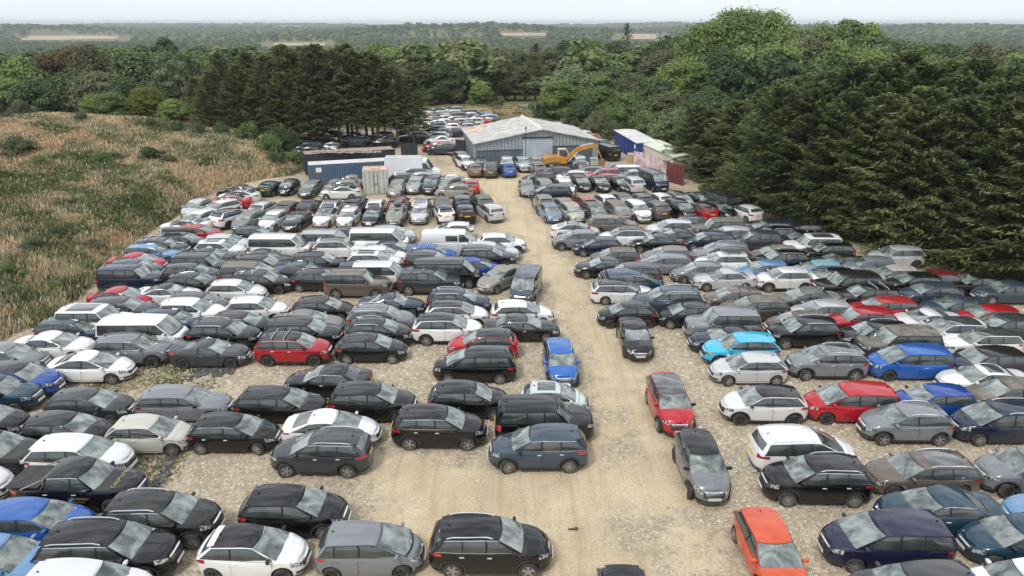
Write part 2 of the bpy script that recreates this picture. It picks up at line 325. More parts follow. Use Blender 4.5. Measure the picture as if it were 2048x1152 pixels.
# ================================================================ vehicles
def paint_mat():
    m=bpy.data.materials.new('car_paint'); m.use_nodes=True; t=m.node_tree; b=t.nodes['Principled BSDF']
    oi=t.nodes.new('ShaderNodeObjectInfo'); g=t.nodes.new('ShaderNodeTexCoord')
    n=t.nodes.new('ShaderNodeTexNoise'); n.inputs['Scale'].default_value=1.6; n.inputs['Detail'].default_value=7; n.inputs['Roughness'].default_value=.65
    av=t.nodes.new('ShaderNodeVectorMath'); av.operation='ADD'; t.links.new(g.outputs['Object'],av.inputs[0]); 
    cb=t.nodes.new('ShaderNodeCombineXYZ'); k=t.nodes.new('ShaderNodeMath'); k.operation='MULTIPLY'; k.inputs[1].default_value=50; t.links.new(oi.outputs['Random'],k.inputs[0]); t.links.new(k.outputs[0],cb.inputs[0]); t.links.new(cb.outputs[0],av.inputs[1]); t.links.new(av.outputs[0],n.inputs[0])
    r=t.nodes.new('ShaderNodeMapRange'); r.inputs[1].default_value=.3; r.inputs[2].default_value=.75; r.inputs[3].default_value=.35; r.inputs[4].default_value=1.35; t.links.new(n.outputs[0],r.inputs[0])
    # settled dust: how dirty the car is (object colour alpha), more on upward faces and along the sills
    ge=t.nodes.new('ShaderNodeNewGeometry'); s=t.nodes.new('ShaderNodeSeparateXYZ'); t.links.new(ge.outputs['Normal'],s.inputs[0])
    up=t.nodes.new('ShaderNodeMapRange'); up.inputs[1].default_value=.2; up.inputs[2].default_value=1; up.inputs[3].default_value=.35; up.inputs[4].default_value=1; t.links.new(s.outputs[2],up.inputs[0])
    q=t.nodes.new('ShaderNodeMath'); q.operation='MULTIPLY'; t.links.new(r.outputs[0],q.inputs[0]); t.links.new(up.outputs[0],q.inputs[1])
    q2=t.nodes.new('ShaderNodeMath'); q2.operation='MULTIPLY'; t.links.new(q.outputs[0],q2.inputs[0]); t.links.new(oi.outputs['Alpha'],q2.inputs[1])
    so_=t.nodes.new('ShaderNodeSeparateXYZ'); t.links.new(g.outputs['Object'],so_.inputs[0])
    lo=t.nodes.new('ShaderNodeMapRange'); lo.inputs[1].default_value=.62; lo.inputs[2].default_value=.2; lo.inputs[3].default_value=0; lo.inputs[4].default_value=.07; t.links.new(so_.outputs[2],lo.inputs[0])
    q3=t.nodes.new('ShaderNodeMath'); q3.operation='ADD'; q3.use_clamp=True; t.links.new(q2.outputs[0],q3.inputs[0]); t.links.new(lo.outputs[0],q3.inputs[1])
    x=t.nodes.new('ShaderNodeMixRGB'); x.inputs[2].default_value=(.27,.25,.215,1); t.links.new(q3.outputs[0],x.inputs[0]); t.links.new(oi.outputs['Color'],x.inputs[1]); t.links.new(x.outputs[0],b.inputs['Base Color'])
    rr=t.nodes.new('ShaderNodeMapRange'); rr.inputs[3].default_value=.24; rr.inputs[4].default_value=.8; t.links.new(q3.outputs[0],rr.inputs[0]); t.links.new(rr.outputs[0],b.inputs['Roughness'])
    ct=t.nodes.new('ShaderNodeMapRange'); ct.inputs[1].default_value=0; ct.inputs[2].default_value=.6; ct.inputs[3].default_value=.75; ct.inputs[4].default_value=.05; t.links.new(q3.outputs[0],ct.inputs[0]); t.links.new(ct.outputs[0],b.inputs['Coat Weight'])
    b.inputs['Coat Roughness'].default_value=.03; b.inputs['Metallic'].default_value=.20; b.inputs['Specular IOR Level'].default_value=.30
    return m
def glass_mat(name,col,rough,coatw,dust):
    m=mat(name,col,rough,0,.9,noise=(tuple(min(1,c+dust) for c in col),1.3,.42,.75),coat=coatw); return m
def screen_mat():
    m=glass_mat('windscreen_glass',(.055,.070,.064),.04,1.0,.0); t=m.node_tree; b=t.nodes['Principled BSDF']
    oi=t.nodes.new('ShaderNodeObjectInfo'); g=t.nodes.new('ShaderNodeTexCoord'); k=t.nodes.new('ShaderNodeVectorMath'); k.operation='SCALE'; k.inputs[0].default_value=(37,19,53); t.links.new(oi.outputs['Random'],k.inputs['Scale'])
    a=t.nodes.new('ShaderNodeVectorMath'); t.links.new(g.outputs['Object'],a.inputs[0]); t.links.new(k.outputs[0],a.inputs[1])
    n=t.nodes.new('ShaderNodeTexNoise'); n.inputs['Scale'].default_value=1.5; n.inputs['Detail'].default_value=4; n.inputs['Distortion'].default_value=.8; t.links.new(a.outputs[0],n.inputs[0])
    r=t.nodes.new('ShaderNodeValToRGB'); r.color_ramp.elements[0].position=.36; r.color_ramp.elements[0].color=(.045,.058,.054,1); r.color_ramp.elements[1].position=.66; r.color_ramp.elements[1].color=(.26,.30,.28,1)  # cloudy reflections painted into the glass colour, dark to pale, shifted per object
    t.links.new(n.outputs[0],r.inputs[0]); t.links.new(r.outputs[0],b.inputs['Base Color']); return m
PM=paint_mat()
M_WIN=glass_mat('side_glass',(.030,.037,.037),.04,.6,.05); M_SCR=screen_mat(); M_RW=glass_mat('rear_glass',(.045,.052,.052),.05,.9,.06)
M_PL=mat('black_plastic',(.022,.022,.023),.55,noise=((.05,.048,.044),3,.4,.7)); M_TY=mat('tyre_rubber',(.028,.027,.026),.85,noise=((.10,.09,.075),4,.45,.7))
M_AL=mat('alloy',(.42,.42,.43),.35,.7,noise=((.25,.24,.22),5,.4,.7)); M_CH=mat('chrome',(.75,.76,.77),.16,1.0); M_HL=mat('headlamp',(.60,.62,.63),.08,.3,1.0,coat=1,noise=((.07,.075,.08),11,.46,.54)); M_TL=mat('tail_lamp',(.42,.012,.02),.15,0,1.0,coat=1)
M_WP=mat('plate_white',(.75,.75,.74),.4); M_YP=mat('plate_yellow',(.72,.50,.04),.4); M_DK=mat('underbody',(.006,.006,.006),.95); M_GAP=mat('panel_gap',(.012,.012,.012),.8); M_TX=mat('plate_letters',(.02,.02,.02),.5)
TYPES=dict(
 hatch =dict(L=4.25,W=1.80,H=1.46,R=.32,xf=1.28,xr=-1.34,zn=.70,zc=.95,zb=1.00,zt=.98,xc=1.12,r1=.22,r2=-1.42,xg=-1.92,rw=.70,words='hatchback'),
 hatch3=dict(L=3.95,W=1.74,H=1.47,R=.31,xf=1.20,xr=-1.24,zn=.70,zc=.95,zb=1.03,zt=1.0,xc=1.08,r1=.22,r2=-1.25,xg=-1.76,rw=.70,two=1,words='three-door hatchback'),
 city  =dict(L=3.60,W=1.64,H=1.50,R=.29,xf=1.10,xr=-1.16,zn=.74,zc=.98,zb=1.02,zt=1.0,xc=1.05,r1=.25,r2=-1.12,xg=-1.60,rw=.70,two=1,words='small city car'),
 mpv_s =dict(L=3.95,W=1.70,H=1.54,R=.30,xf=1.22,xr=-1.26,zn=.76,zc=1.0,zb=1.02,zt=1.0,xc=1.38,r1=.32,r2=-1.42,xg=-1.80,rw=.72,quart=1,words='small tall hatchback'),
 suv_s =dict(L=4.25,W=1.83,H=1.58,R=.34,xf=1.30,xr=-1.30,zn=.82,zc=1.06,zb=1.12,zt=1.08,xc=1.12,r1=.26,r2=-1.45,xg=-1.90,rw=.70,clad=1,words='small SUV'),
 suv   =dict(L=4.50,W=1.86,H=1.66,R=.355,xf=1.37,xr=-1.32,zn=.88,zc=1.10,zb=1.15,zt=1.12,xc=1.14,r1=.30,r2=-1.62,xg=-2.08,rw=.71,clad=1,quart=1,words='SUV'),
 suv_l =dict(L=4.86,W=1.95,H=1.74,R=.375,xf=1.50,xr=-1.44,zn=.93,zc=1.14,zb=1.18,zt=1.15,xc=1.20,r1=.35,r2=-1.86,xg=-2.28,rw=.72,clad=1,quart=1,words='large SUV'),
 suv_b =dict(L=4.75,W=1.96,H=1.84,R=.375,xf=1.46,xr=-1.40,zn=1.02,zc=1.16,zb=1.18,zt=1.15,xc=1.12,r1=.50,r2=-2.02,xg=-2.26,rw=.79,clad=1,quart=1,boxy=1,words='boxy SUV'),
 fast  =dict(L=4.60,W=1.80,H=1.48,R=.33,xf=1.38,xr=-1.38,zn=.72,zc=.95,zb=1.03,zt=1.06,xc=1.32,r1=.18,r2=-.82,xg=-2.02,rw=.69,words='fastback'),
 estate=dict(L=4.75,W=1.83,H=1.48,R=.33,xf=1.48,xr=-1.34,zn=.71,zc=.95,zb=1.0,zt=.98,xc=1.14,r1=.24,r2=-1.82,xg=-2.24,rw=.70,quart=1,words='estate car'),
 saloon=dict(L=4.78,W=1.84,H=1.44,R=.33,xf=1.48,xr=-1.36,zn=.70,zc=.94,zb=1.0,zt=1.03,xc=1.14,r1=.20,r2=-.98,xg=-1.72,rw=.69,boot=1,words='saloon'),
 coupe =dict(L=4.62,W=1.85,H=1.38,R=.34,xf=1.40,xr=-1.32,zn=.68,zc=.92,zb=1.0,zt=1.03,xc=.95,r1=.08,r2=-.72,xg=-1.72,rw=.68,boot=1,two=1,words='coupe'),
 mpv   =dict(L=4.72,W=1.88,H=1.68,R=.33,xf=1.42,xr=-1.38,zn=.84,zc=1.05,zb=1.06,zt=1.05,xc=1.52,r1=.42,r2=-1.88,xg=-2.20,rw=.74,quart=1,words='people carrier'),
 van_s =dict(L=4.45,W=1.84,H=1.84,R=.33,xf=1.35,xr=-1.40,zn=.90,zc=1.12,zb=1.12,zt=1.1,xc=1.50,r1=.72,r2=-2.0,xg=-2.16,rw=.82,quart=1,boxy=1,words='compact van'),
 van_m =dict(L=5.10,W=1.96,H=1.98,R=.345,xf=1.65,xr=-1.45,zn=1.0,zc=1.22,zb=1.22,zt=1.2,xc=1.98,r1=1.18,r2=-2.36,xg=-2.48,rw=.84,quart=1,boxy=1,words='van'),
 pickup=dict(L=5.30,W=1.86,H=1.80,R=.38,xf=1.62,xr=-1.60,zn=.98,zc=1.16,zb=1.16,zt=1.14,xc=1.05,r1=.42,r2=-.86,xg=-1.10,rw=.74,clad=0,boot=1,words='pickup truck'),
)
class Car:
    def __init__(s,p):
        s.p=p; L,W=p['L'],p['W']; s.gc=.20+ (.04 if p.get('clad') or p['R']>.35 else 0)
        hl,hw=L/2,W/2; nf,nr=(3.0,4.2) if not p.get('boxy') else (4.2,6.5)
        def side_y(x):
            n=nf if x>0 else nr; return hw*max(0,1-(abs(x)/hl)**n)**(1/n)
        def end_x(y,f):
            n=nf if f else nr; return hl*max(0,1-(abs(y)/hw)**n)**(1/n)
        pts=[]; ys=np.linspace(0,.78*hw,7)
        for y in ys: pts.append((-end_x(y,0),y))
        x0=-end_x(.78*hw,0); x1=end_x(.78*hw,1)
        Ra=p['R']+.065; s.Ra=Ra
        xs=set(np.round(np.linspace(x0,x1,26)[1:-1],3))
        for xa in(p['xf'],p['xr']):
            xs={x for x in xs if abs(x-xa)>Ra+.03}
            for k in range(15): xs.add(round(xa-Ra*math.cos(math.pi*k/14),4))
        for x in list(np.linspace(x0,x0+.25,6)[1:])+list(np.linspace(x1-.35,x1,8)[:-1]): xs.add(round(x,3))
        for x in sorted(xs):
            if x0<x<x1: pts.append((x,side_y(x)))
        for y in ys[::-1]: pts.append((end_x(y,1),y))
        s.P=np.array(pts); d=np.r_[0,np.cumsum(np.hypot(*np.diff(s.P,axis=0).T))]; s.A=d; s.AT=d[-1]
        # shoulder line height
        zx=[(-hl,p['zt']-.04),(-hl+.12,p['zt']),(p['xg'],p['zb']),(p['xc']-.1,p['zc']),(p['xc']+.15,p['zc']-.015),(hl-.55,(p['zn']+p['zc'])/2+.03),(hl-.18,p['zn']+.05),(hl,p['zn']-.02)]
        s.zx=np.array(zx)
    def ztop(s,x): return float(np.interp(x,s.zx[:,0],s.zx[:,1]))
    def zlow(s,x):
        z=s.gc
        for xa in(s.p['xf'],s.p['xr']):
            q=s.Ra**2-(x-xa)**2
            if q>0: z=max(z,s.p['R']+math.sqrt(q))
        return z
    def pt(s,a,z,side=1,off=0):
        X=float(np.interp(a,s.A,s.P[:,0])); Y=float(np.interp(a,s.A,s.P[:,1])); zt=s.ztop(X)
        k=(z-s.gc)/(zt-s.gc); hl=s.p['L']/2
        dy=float(np.interp(k,[0,.15,.45,.55,.72,.9,1],[.05,.018,0,.004,.012,.03,.085]))
        f=np.interp(k,[0,.2,.45,.75,.9,1],[.07,.01,0,.05,.10,.2]) if X>0 else np.interp(k,[0,.3,.5,.75,1],[.07,0,.01,.04,.10])
        if s.p.get('boxy'): f=f*.6; dy*=.8
        e=(abs(X)/hl)**8; hw=s.p['W']/2
        X2=X-math.copysign(f*e,X); Y2=Y*(1-dy/hw)
        if off:
            g=np.array([Y+1e-6 if False else 0,0])
            i=min(max(a,.001),s.AT-.001); xa,ya=[float(np.interp(i-.01,s.A,s.P[:,j])) for j in(0,1)]; xb,yb=[float(np.interp(i+.01,s.A,s.P[:,j])) for j in(0,1)]
            tx,ty=xb-xa,yb-ya; l=math.hypot(tx,ty) or 1
            X2+=-ty/l*off; Y2+=tx/l*off      # outward for a path running rear to front on the left side
        return (X2,side*Y2,z)
    def a_x(s,x): return float(np.interp(x,s.P[:,0],s.A))
    def patch(s,mb,a0,a1,z0,z1,off,side=1,na=10,nz=5):
        vs=[]; 
        for i in range(na+1):
            a=a0+(a1-a0)*i/na; zz0=z0(a) if callable(z0) else z0; zz1=z1(a) if callable(z1) else z1
            for j in range(nz+1):
                z=zz0+(zz1-zz0)*j/nz; vs.append(s.pt(a,z,side,off))
        fs=[]
        for i in range(na):
            for j in range(nz):
                q=(i*(nz+1)+j,(i+1)*(nz+1)+j,(i+1)*(nz+1)+j+1,i*(nz+1)+j+1); fs.append(q if side<0 else q[::-1])
        mb.add(vs,fs)
    def tub(s):
        mb=MB(); nz=9; n=len(s.A); g={}
        V=[];F=[]
        for side in(1,-1):
            for i,a in enumerate(s.A):
                X=s.P[i,0]; zl=s.zlow(X) if s.P[i,1]>s.p['W']*.3 else s.gc; zt=s.ztop(X)
                for j in range(nz+1):
                    g[(side,i,j)]=len(V); V.append(s.pt(a,zl+(zt-zl)*j/nz,side))
        for side in(1,-1):
            for i in range(n-1):
                for j in range(nz):
                    q=(g[(side,i,j)],g[(side,i+1,j)],g[(side,i+1,j+1)],g[(side,i,j+1)]); F.append(q if side<0 else q[::-1])
            # lips turning in under the sills and wheel arches
        nr=8; T={}
        for i in range(n):
            l=V[g[(1,i,nz)]]; T[(i,0)]=g[(1,i,nz)]; T[(i,nr)]=g[(-1,i,nz)]
            X=l[0]; cr=.055*min(1,abs(l[1])/(s.p['W']*.3))
            if X>s.p['xc']: cr*=1.3
            for k in range(1,nr):
                u=1-2*k/nr; T[(i,k)]=len(V); V.append((X+ (.05*(1-u*u) if X>s.p['xc'] and X<s.p['L']*.47 else 0),l[1]*u,l[2]+cr*(1-u*u)**.8+ .012*math.cos(u*math.pi*2)*(X>s.p['xc'])*(1-abs(u))))
        for i in range(n-1):
            for k in range(nr): F.append((T[(i,k)],T[(i,k+1)],T[(i+1,k+1)],T[(i+1,k)]))
        for side in(1,-1):
            pr=None
            for i in range(n):
                v=V[g[(side,i,0)]]; m=len(V); V.append((v[0]*.985,v[1]*.82,v[2]+.01)); 
                if pr is not None:
                    q=(g[(side,i-1,0)],pr,m,g[(side,i,0)]); F.append(q if side<0 else q[::-1])
                pr=m
        return V,F
    # ---- cabin
    def cab(s,b,t,side=1,off=0):
        p=s.p; hw=p['W']/2; wb=hw*.925 if not p.get('boxy') else hw*.95; wt=hw*p['rw']*1.06
        bow_r,bow_f=.06,.20
        def ring(w,xr_,xf_,bow1,bow2,b):
            if b<=1: y=w*b; return xr_-bow1*(1-b*b)+.0,y*(.97 if b<1 else .97)
            if b<2:
                u=b-1; return xr_+(xf_-xr_)*u, w*(.97+.05*math.sin(math.pi*min(1,u*1.15))-(.035*u*u))
            v=3-b; return xf_+bow2*(1-v*v), w*v*.935
        xb,yb=ring(wb,p['xg'],p['xc'],bow_r,bow_f,b); xt,yt=ring(wt,p['r2'],p['r1'],.05,.10,b)
        zb=s.ztop(max(min(xb,p['xc']),p['xg']))-.035+(.02 if b>2 else 0); zt=s.roofz(xt)-.055
        bul=math.sin(math.pi*t)*.03
        x=xb+(xt-xb)*t; y=yb+(yt-yb)*t; z=zb+(zt-zb)*t
        nx,ny=(-1,0) if b<.9 else ((0,1) if b<2.1 and b>1 else (.75,0)); nz=.35 if b>2 else .2
        if b>=2 and b<2.1: nx,ny=.3,.7
        x+=nx*(bul+off); y+=ny*(bul+off)*(1 if b>.95 else 0); z+=nz*off+ (bul*.8 if b>2 else 0)
        return (x,side*y,z)
    def roofz(s,x):
        p=s.p; u=(x-p['r2'])/(p['r1']-p['r2']); sag=.035 if p.get('boxy') else .075
        if p.get('boot') and not p.get('boxy'): return p['H']-sag*((max(0,u-.6)/.4)**2)-.07*((max(0,.5-u)/.5)**2)
        return p['H']-sag*((max(0,u-.62)/.38)**2)-(.02 if p.get('boxy') else .05)*((max(0,.5-u)/.5)**2)
    def cabin(s):
        bs=list(np.linspace(0,1,5))+list(np.linspace(1,2,13))[1:]+list(np.linspace(2,3,7))[1:]
        nt=6; V=[];F=[];g={}
        for side in(1,-1):
            for i,b in enumerate(bs):
                for j in range(nt+1): g[(side,i,j)]=len(V); V.append(s.cab(b,j/nt,side))
            for i in range(len(bs)-1):
                for j in range(nt):
                    q=(g[(side,i,j)],g[(side,i+1,j)],g[(side,i+1,j+1)],g[(side,i,j+1)]); F.append(q if side<0 else q[::-1])
        return V,F,bs
    def roofpt(s,b,u,off=0):
        l=s.cab(b,1,1); cr=.055*(1-u*u)*min(1,abs(l[1])/(s.p['W']*.2)); return (l[0],l[1]*u,l[2]+cr+off)
    def roof(s,off=0.0):
        bs=list(np.linspace(0,1,5))+list(np.linspace(1,2,13))[1:]+list(np.linspace(2,3,7))[1:]; V=[];F=[];nr=10
        for b in bs:
            for k in range(nr+1): V.append(s.roofpt(b,1-2*k/nr,off))
        for i in range(len(bs)-1):
            for k in range(nr): F.append((i*(nr+1)+k,i*(nr+1)+k+1,(i+1)*(nr+1)+k+1,(i+1)*(nr+1)+k))
        return V,F
    def cpatch(s,mb,b0,b1,t0,t1,off,side=1,nb=8,nt=4):
        """b0,b1 may be (bottom,top) pairs for slanting pillars"""
        B0=b0 if isinstance(b0,tuple) else (b0,b0); B1=b1 if isinstance(b1,tuple) else (b1,b1); vs=[];fs=[]
        for i in range(nb+1):
            for j in range(nt+1):
                t=t0+(t1-t0)*j/nt; a=B0[0]+(B0[1]-B0[0])*t; c=B1[0]+(B1[1]-B1[0])*t
                vs.append(s.cab(a+(c-a)*i/nb,t,side,off))
        for i in range(nb):
            for j in range(nt):
                q=(i*(nt+1)+j,(i+1)*(nt+1)+j,(i+1)*(nt+1)+j+1,i*(nt+1)+j+1); fs.append(q if side<0 else q[::-1])
        mb.add(vs,fs)
def wheel_meshes(Rw,style):
    t=MB(); w=.11; prof=[(-w,Rw*.66),(-w*1.02,Rw*.9),(-w*.75,Rw),(w*.75,Rw),(w*1.02,Rw*.9),(w,Rw*.66)]; n=26
    vs=[];fs=[]
    for k in range(n):
        a=2*math.pi*k/n
        for y,r in prof: vs.append((r*math.cos(a),y,r*math.sin(a)))
    m=len(prof)
    for k in range(n):
        for j in range(m-1): fs.append((k*m+j,k*m+j+1,((k+1)%n)*m+j+1,((k+1)%n)*m+j))
    t.add(vs,fs)
    d=MB(); d.tube([(0,-w*.35,0),(0,w*.35,0)],Rw*.66,20)
    r=MB(); ro=Rw*.68
    vs=[];fs=[]
    for k in range(24):
        a=2*math.pi*k/24
        for rr,y in((ro,w*.98),(ro*.90,w*1.0),(ro*.88,w*.5)): vs.append((rr*math.cos(a),y,rr*math.sin(a)))
    for k in range(24):
        for j in range(2): fs.append((k*3+j,k*3+j+1,((k+1)%24)*3+j+1,((k+1)%24)*3+j))
    r.add(vs,fs)
    ns={0:5,1:10,2:5,3:7}[style]
    for k in range(ns):
        a=2*math.pi*k/ns; hw={0:.055,1:.022,2:.045,3:.03}[style]; tw=.05 if style==2 else 0
        c,s_=math.cos(a),math.sin(a); pts=[]
        for q,rr,yy in((-hw*.8,ro*.16,w*.8),(hw*.8,ro*.16,w*.8),(hw*1.3+tw,ro*.92,w*.93),(-hw*1.3+tw,ro*.92,w*.93)):
            pts.append((c*rr-s_*q,yy,s_*rr+c*q))
        pts+=[(x,y-.03,z) for x,y,z in pts]
        r.add(pts,[(0,1,2,3),(0,3,7,4),(1,5,6,2),(7,6,5,4),(3,2,6,7)])
    r.tube([(0,w*.6,0),(0,w*.86,0)],ro*.2,12)
    return t,d,r
HID=[]
def make_proto(kind):
    p=TYPES[kind]; c=Car(p); root=empty('proto_'+kind); parts={}
    def put(name,mb,m,parent=None,key=None,smooth=True,sharp=38):
        if isinstance(mb,tuple): o=mesh_np(name,mb[0],mb[1],m,parent or root,smooth,sharp=sharp)
        else: o=mb.build(name,m,parent or root,smooth,sharp)
        parts[key or name]=o; return o
    V,F=c.tub(); V2,F2,_=c.cabin(); n=len(V)
    put('body',(V+V2,F+[tuple(i+n for i in f) for f in F2]),PM)
    put('roof',c.roof(.0),PM)
    ch=MB(); ch.box((0,0,(c.gc+.02+p['zn'])/2-.02),(p['xf']-p['xr']+2*p['R']+.1,p['W']-.60,p['zn']-c.gc-.14)); ch.box((0,0,c.gc+.07),(abs(p['xf']-p['xr'])-2*c.Ra-.02,p['W']-.14,.12)); put('underbody',ch,M_DK,smooth=False)
    pc=p.get('panel'); two=p.get('two')
    # glazing
    def ub(x): return min(max((x-p['xg'])/(p['xc']-p['xg']),.02),.985)
    def ut(x): return min(max((x-p['r2'])/(p['r1']-p['r2']),.02),.985)
    m=MB(); c.cpatch(m,2.03,3,.05,.96,.006,1); c.cpatch(m,2.03,3,.05,.96,.006,-1); ws=put('windscreen',m,M_SCR); m=MB(); c.cpatch(m,2.005,3,.0,.985,.003,1); c.cpatch(m,2.005,3,.0,.985,.003,-1); put('screen_border',m,M_GAP,key='border')
    m=MB(); lo=.34 if not p.get('boot') else .10
    c.cpatch(m,0,.86,lo,.92,.006,1,4); c.cpatch(m,0,.86,lo,.92,.006,-1,4); put('rear_window',m,M_RW)
    xB=p['xf']-1.52 if not two else p['xf']-1.75
    xC=xB-.86 if not p.get('quart') else xB-.80
    if kind in('van_m',): xB=p['xf']-.95; xC=xB-1.35
    if kind=='van_s': xB=p['xf']-1.25; xC=xB-.9
    if kind=='pickup': xB=p['xf']-1.5; xC=-9
    pil=.035
    fr=((1+ub(xB+pil),1+ut(xB+pil)),(1+.955,1+.965))
    wins=[fr]
    xe=(1.045,1.05) if not p.get('boxy') else (1.04,1.04)
    if p.get('boot') or kind in('fast',): xe=(1.10,1.06)
    if kind=='pickup': xe=(1.08,1.08)
    if p.get('quart'):
        wins.append(((1+ub(xC+pil*.7),1+ut(xC+pil*.7)),(1+ub(xB-pil),1+ut(xB-pil)))); wins.append((xe,(1+ub(xC-pil*.7),1+ut(xC-pil*.7))))
    else: wins.append((xe,(1+ub(xB-pil),1+ut(xB-pil))))
    for q,sd_ in enumerate((1,-1)):
        m=MB(); c.cpatch(m,(xe[0]-.012,xe[1]-.012),(1.97,1.975),.06,.93,.003,sd_,14,4)
        parts.setdefault('trims',[]).append(m.build('window_surround',M_GAP,root,True))
        for t0,t1 in((.055,.10),(.90,.935)):
            m=MB(); c.cpatch(m,(xe[0]-.012,xe[1]-.012),(1.97,1.975),t0,t1,.010,sd_,14,1); put('window_trim',m,M_CH,key='chrome%d%d'%(q,t0>.5))
        for i,(b0,b1) in enumerate(wins):
            m=MB(); c.cpatch(m,b0,b1,.10,.895,.007,sd_,8,4); put('side_window',m,M_WIN,key='win%d%d'%(q,i))
    if kind=='van_m':
        for q,sd_ in enumerate((1,-1)):
            m=MB(); c.cpatch(m,(1.02,1.02),(1+ub(xB-.0),1+ut(xB-.0)),.04,.95,.010,sd_,10,4); put('side_panel',m,PM,key='pan%d'%q)
            m=MB(); c.cpatch(m,(1+ub(xB-1.1),1+ut(xB-1.1)),(1+ub(xB-.1),1+ut(xB-.1)),.14,.80,.014,sd_,8,4); put('side_window',m,M_WIN,key='panwin%d'%q)
    # doors
    lim=lambda a:1
    splits=[(xB,p['xc']-.16)]
    if kind=='pickup': splits=[(xB,p['xc']-.10),(-1.02,xB)]
    elif not two: splits.append((max(xB-.98,p['xr']+.02),xB))
    for q,sd_ in enumerate((1,-1)):
        for i,(x0,x1) in enumerate(splits):
            def zlo(a,x0=x0):
                X=float(np.interp(a,c.A,c.P[:,0])); z=c.gc+.12
                d=(c.Ra+.06)**2-(X-p['xr'])**2
                if d>0: z=max(z,p['R']+math.sqrt(d))
                d=(c.Ra+.06)**2-(X-p['xf'])**2
                if d>0: z=max(z,p['R']+math.sqrt(d))
                return z
            zhi=lambda a:c.ztop(float(np.interp(a,c.A,c.P[:,0])))-.035
            m=MB(); c.patch(m,c.a_x(x0+.004),c.a_x(x1-.004),lambda a:zlo(a)-.014,lambda a:zhi(a)+.012,.003,sd_,14,6)
            parts.setdefault('gaps',[]).append(m.build('door_seal',M_GAP,root,True))
            m=MB(); c.patch(m,c.a_x(x0+.014),c.a_x(x1-.014),zlo,zhi,.006,sd_,14,6); d=put('door',m,PM,key='door%d%d'%(q,i))
            hx=x0+.16; hp=c.pt(c.a_x(hx),zhi(c.a_x(hx))-.10,sd_,.03); m=MB(); m.box(hp,(.17,.03,.028)); put('handle',m,PM,parent=d,key='handle%d%d'%(q,i))
    # lamps, grille, bumpers
    AT=c.AT; zn=p['zn']; hwn=p['W']/2; big=zn>.8
    for q,sd_ in enumerate((1,-1)):
        m=MB(); a0=AT-hwn*1.04; a1=AT-hwn*.52; c.patch(m,a0,a1,lambda a:zn-.10-.07*((a-a0)/(a1-a0)),lambda a:c.ztop(float(np.interp(a,c.A,c.P[:,0])))-.035-.035*((a-a0)/(a1-a0)),.008,sd_,8,3); put('headlight',m,M_HL,key='hl%d'%q)
        m=MB(); a0=hwn*.55; a1=hwn*1.22; zt=p['zt']; 
        if p.get('boxy'): c.patch(m,hwn*.80,hwn*1.06,zt-.38,zt-.02,.008,sd_,4,4)
        else: c.patch(m,a0,a1,lambda a:zt-.24+.06*((a-a0)/(a1-a0)),zt-.055,.008,sd_,8,3)
        put('tail_light',m,M_TL,key='tl%d'%q)
        mp=c.cab(1.93,.10,sd_); m=MB(); vs=[];fs=[]
        cx,cy,cz=mp[0]+.02,mp[1]+sd_*.13,mp[2]+.06
        for i in range(7):
            th=math.pi*i/6
            for j in range(10):
                ph=2*math.pi*j/10; vs.append((cx+.075*math.copysign(abs(math.sin(th)*math.cos(ph))**.7,math.cos(ph))*(1),cy+.125*math.copysign(abs(math.cos(th))**.8,math.cos(th)),cz+.075*math.copysign(abs(math.sin(th)*math.sin(ph))**.7,math.sin(ph))))
        for i in range(6):
            for j in range(10): fs.append((i*10+j,i*10+(j+1)%10,(i+1)*10+(j+1)%10,(i+1)*10+j))
        m.add(vs,fs); m.box((cx,mp[1]+sd_*.03,cz-.04),(.05,.12,.03)); put('mirror',m,PM,key='mir%d'%q)
        for i,xa in enumerate((p['xf'],p['xr'])):
            pass
    m=MB()
    for sd_ in(1,-1): c.patch(m,AT-hwn*.50,AT,zn-.24 if not big else zn-.30,zn-.055,.007,sd_,6,3)
    put('grille',m,M_PL); 
    m=MB()
    for sd_ in(1,-1): c.patch(m,AT-hwn*.44,AT,zn-.075,zn-.045,.014,sd_,6,1)
    for k in range(3):
        for sd_ in(1,-1): c.patch(m,AT-hwn*.40,AT,zn-.11-.045*k,zn-.10-.045*k,.012,sd_,6,1)
    put('grille_bars',m,M_CH)
    m=MB()
    for sd_ in(1,-1): c.patch(m,AT-hwn*.86,AT,c.gc+.05,c.gc+.17,.007,sd_,8,3)
    put('front_bumper_trim',m,M_PL); m=MB()
    for sd_ in(1,-1): c.patch(m,0,hwn*.9,c.gc+.02,c.gc+.14,.007,sd_,8,3)
    put('rear_bumper_trim',m,M_PL)
    fx=c.pt(AT,c.gc+.26,1,.02)[0]; m=MB(); m.box((fx,0,c.gc+.27),(.02,.52,.115)); put('front_plate',m,M_WP,smooth=False)
    rx_=c.pt(0,.6,1)[0]; zpl=.78 if not p.get('clad') and not p.get('boxy') else .86
    m=MB(); m.box((c.pt(0,zpl,1)[0]-.014,0,zpl),(.02,.52,.115)); put('rear_plate',m,M_YP,smooth=False)
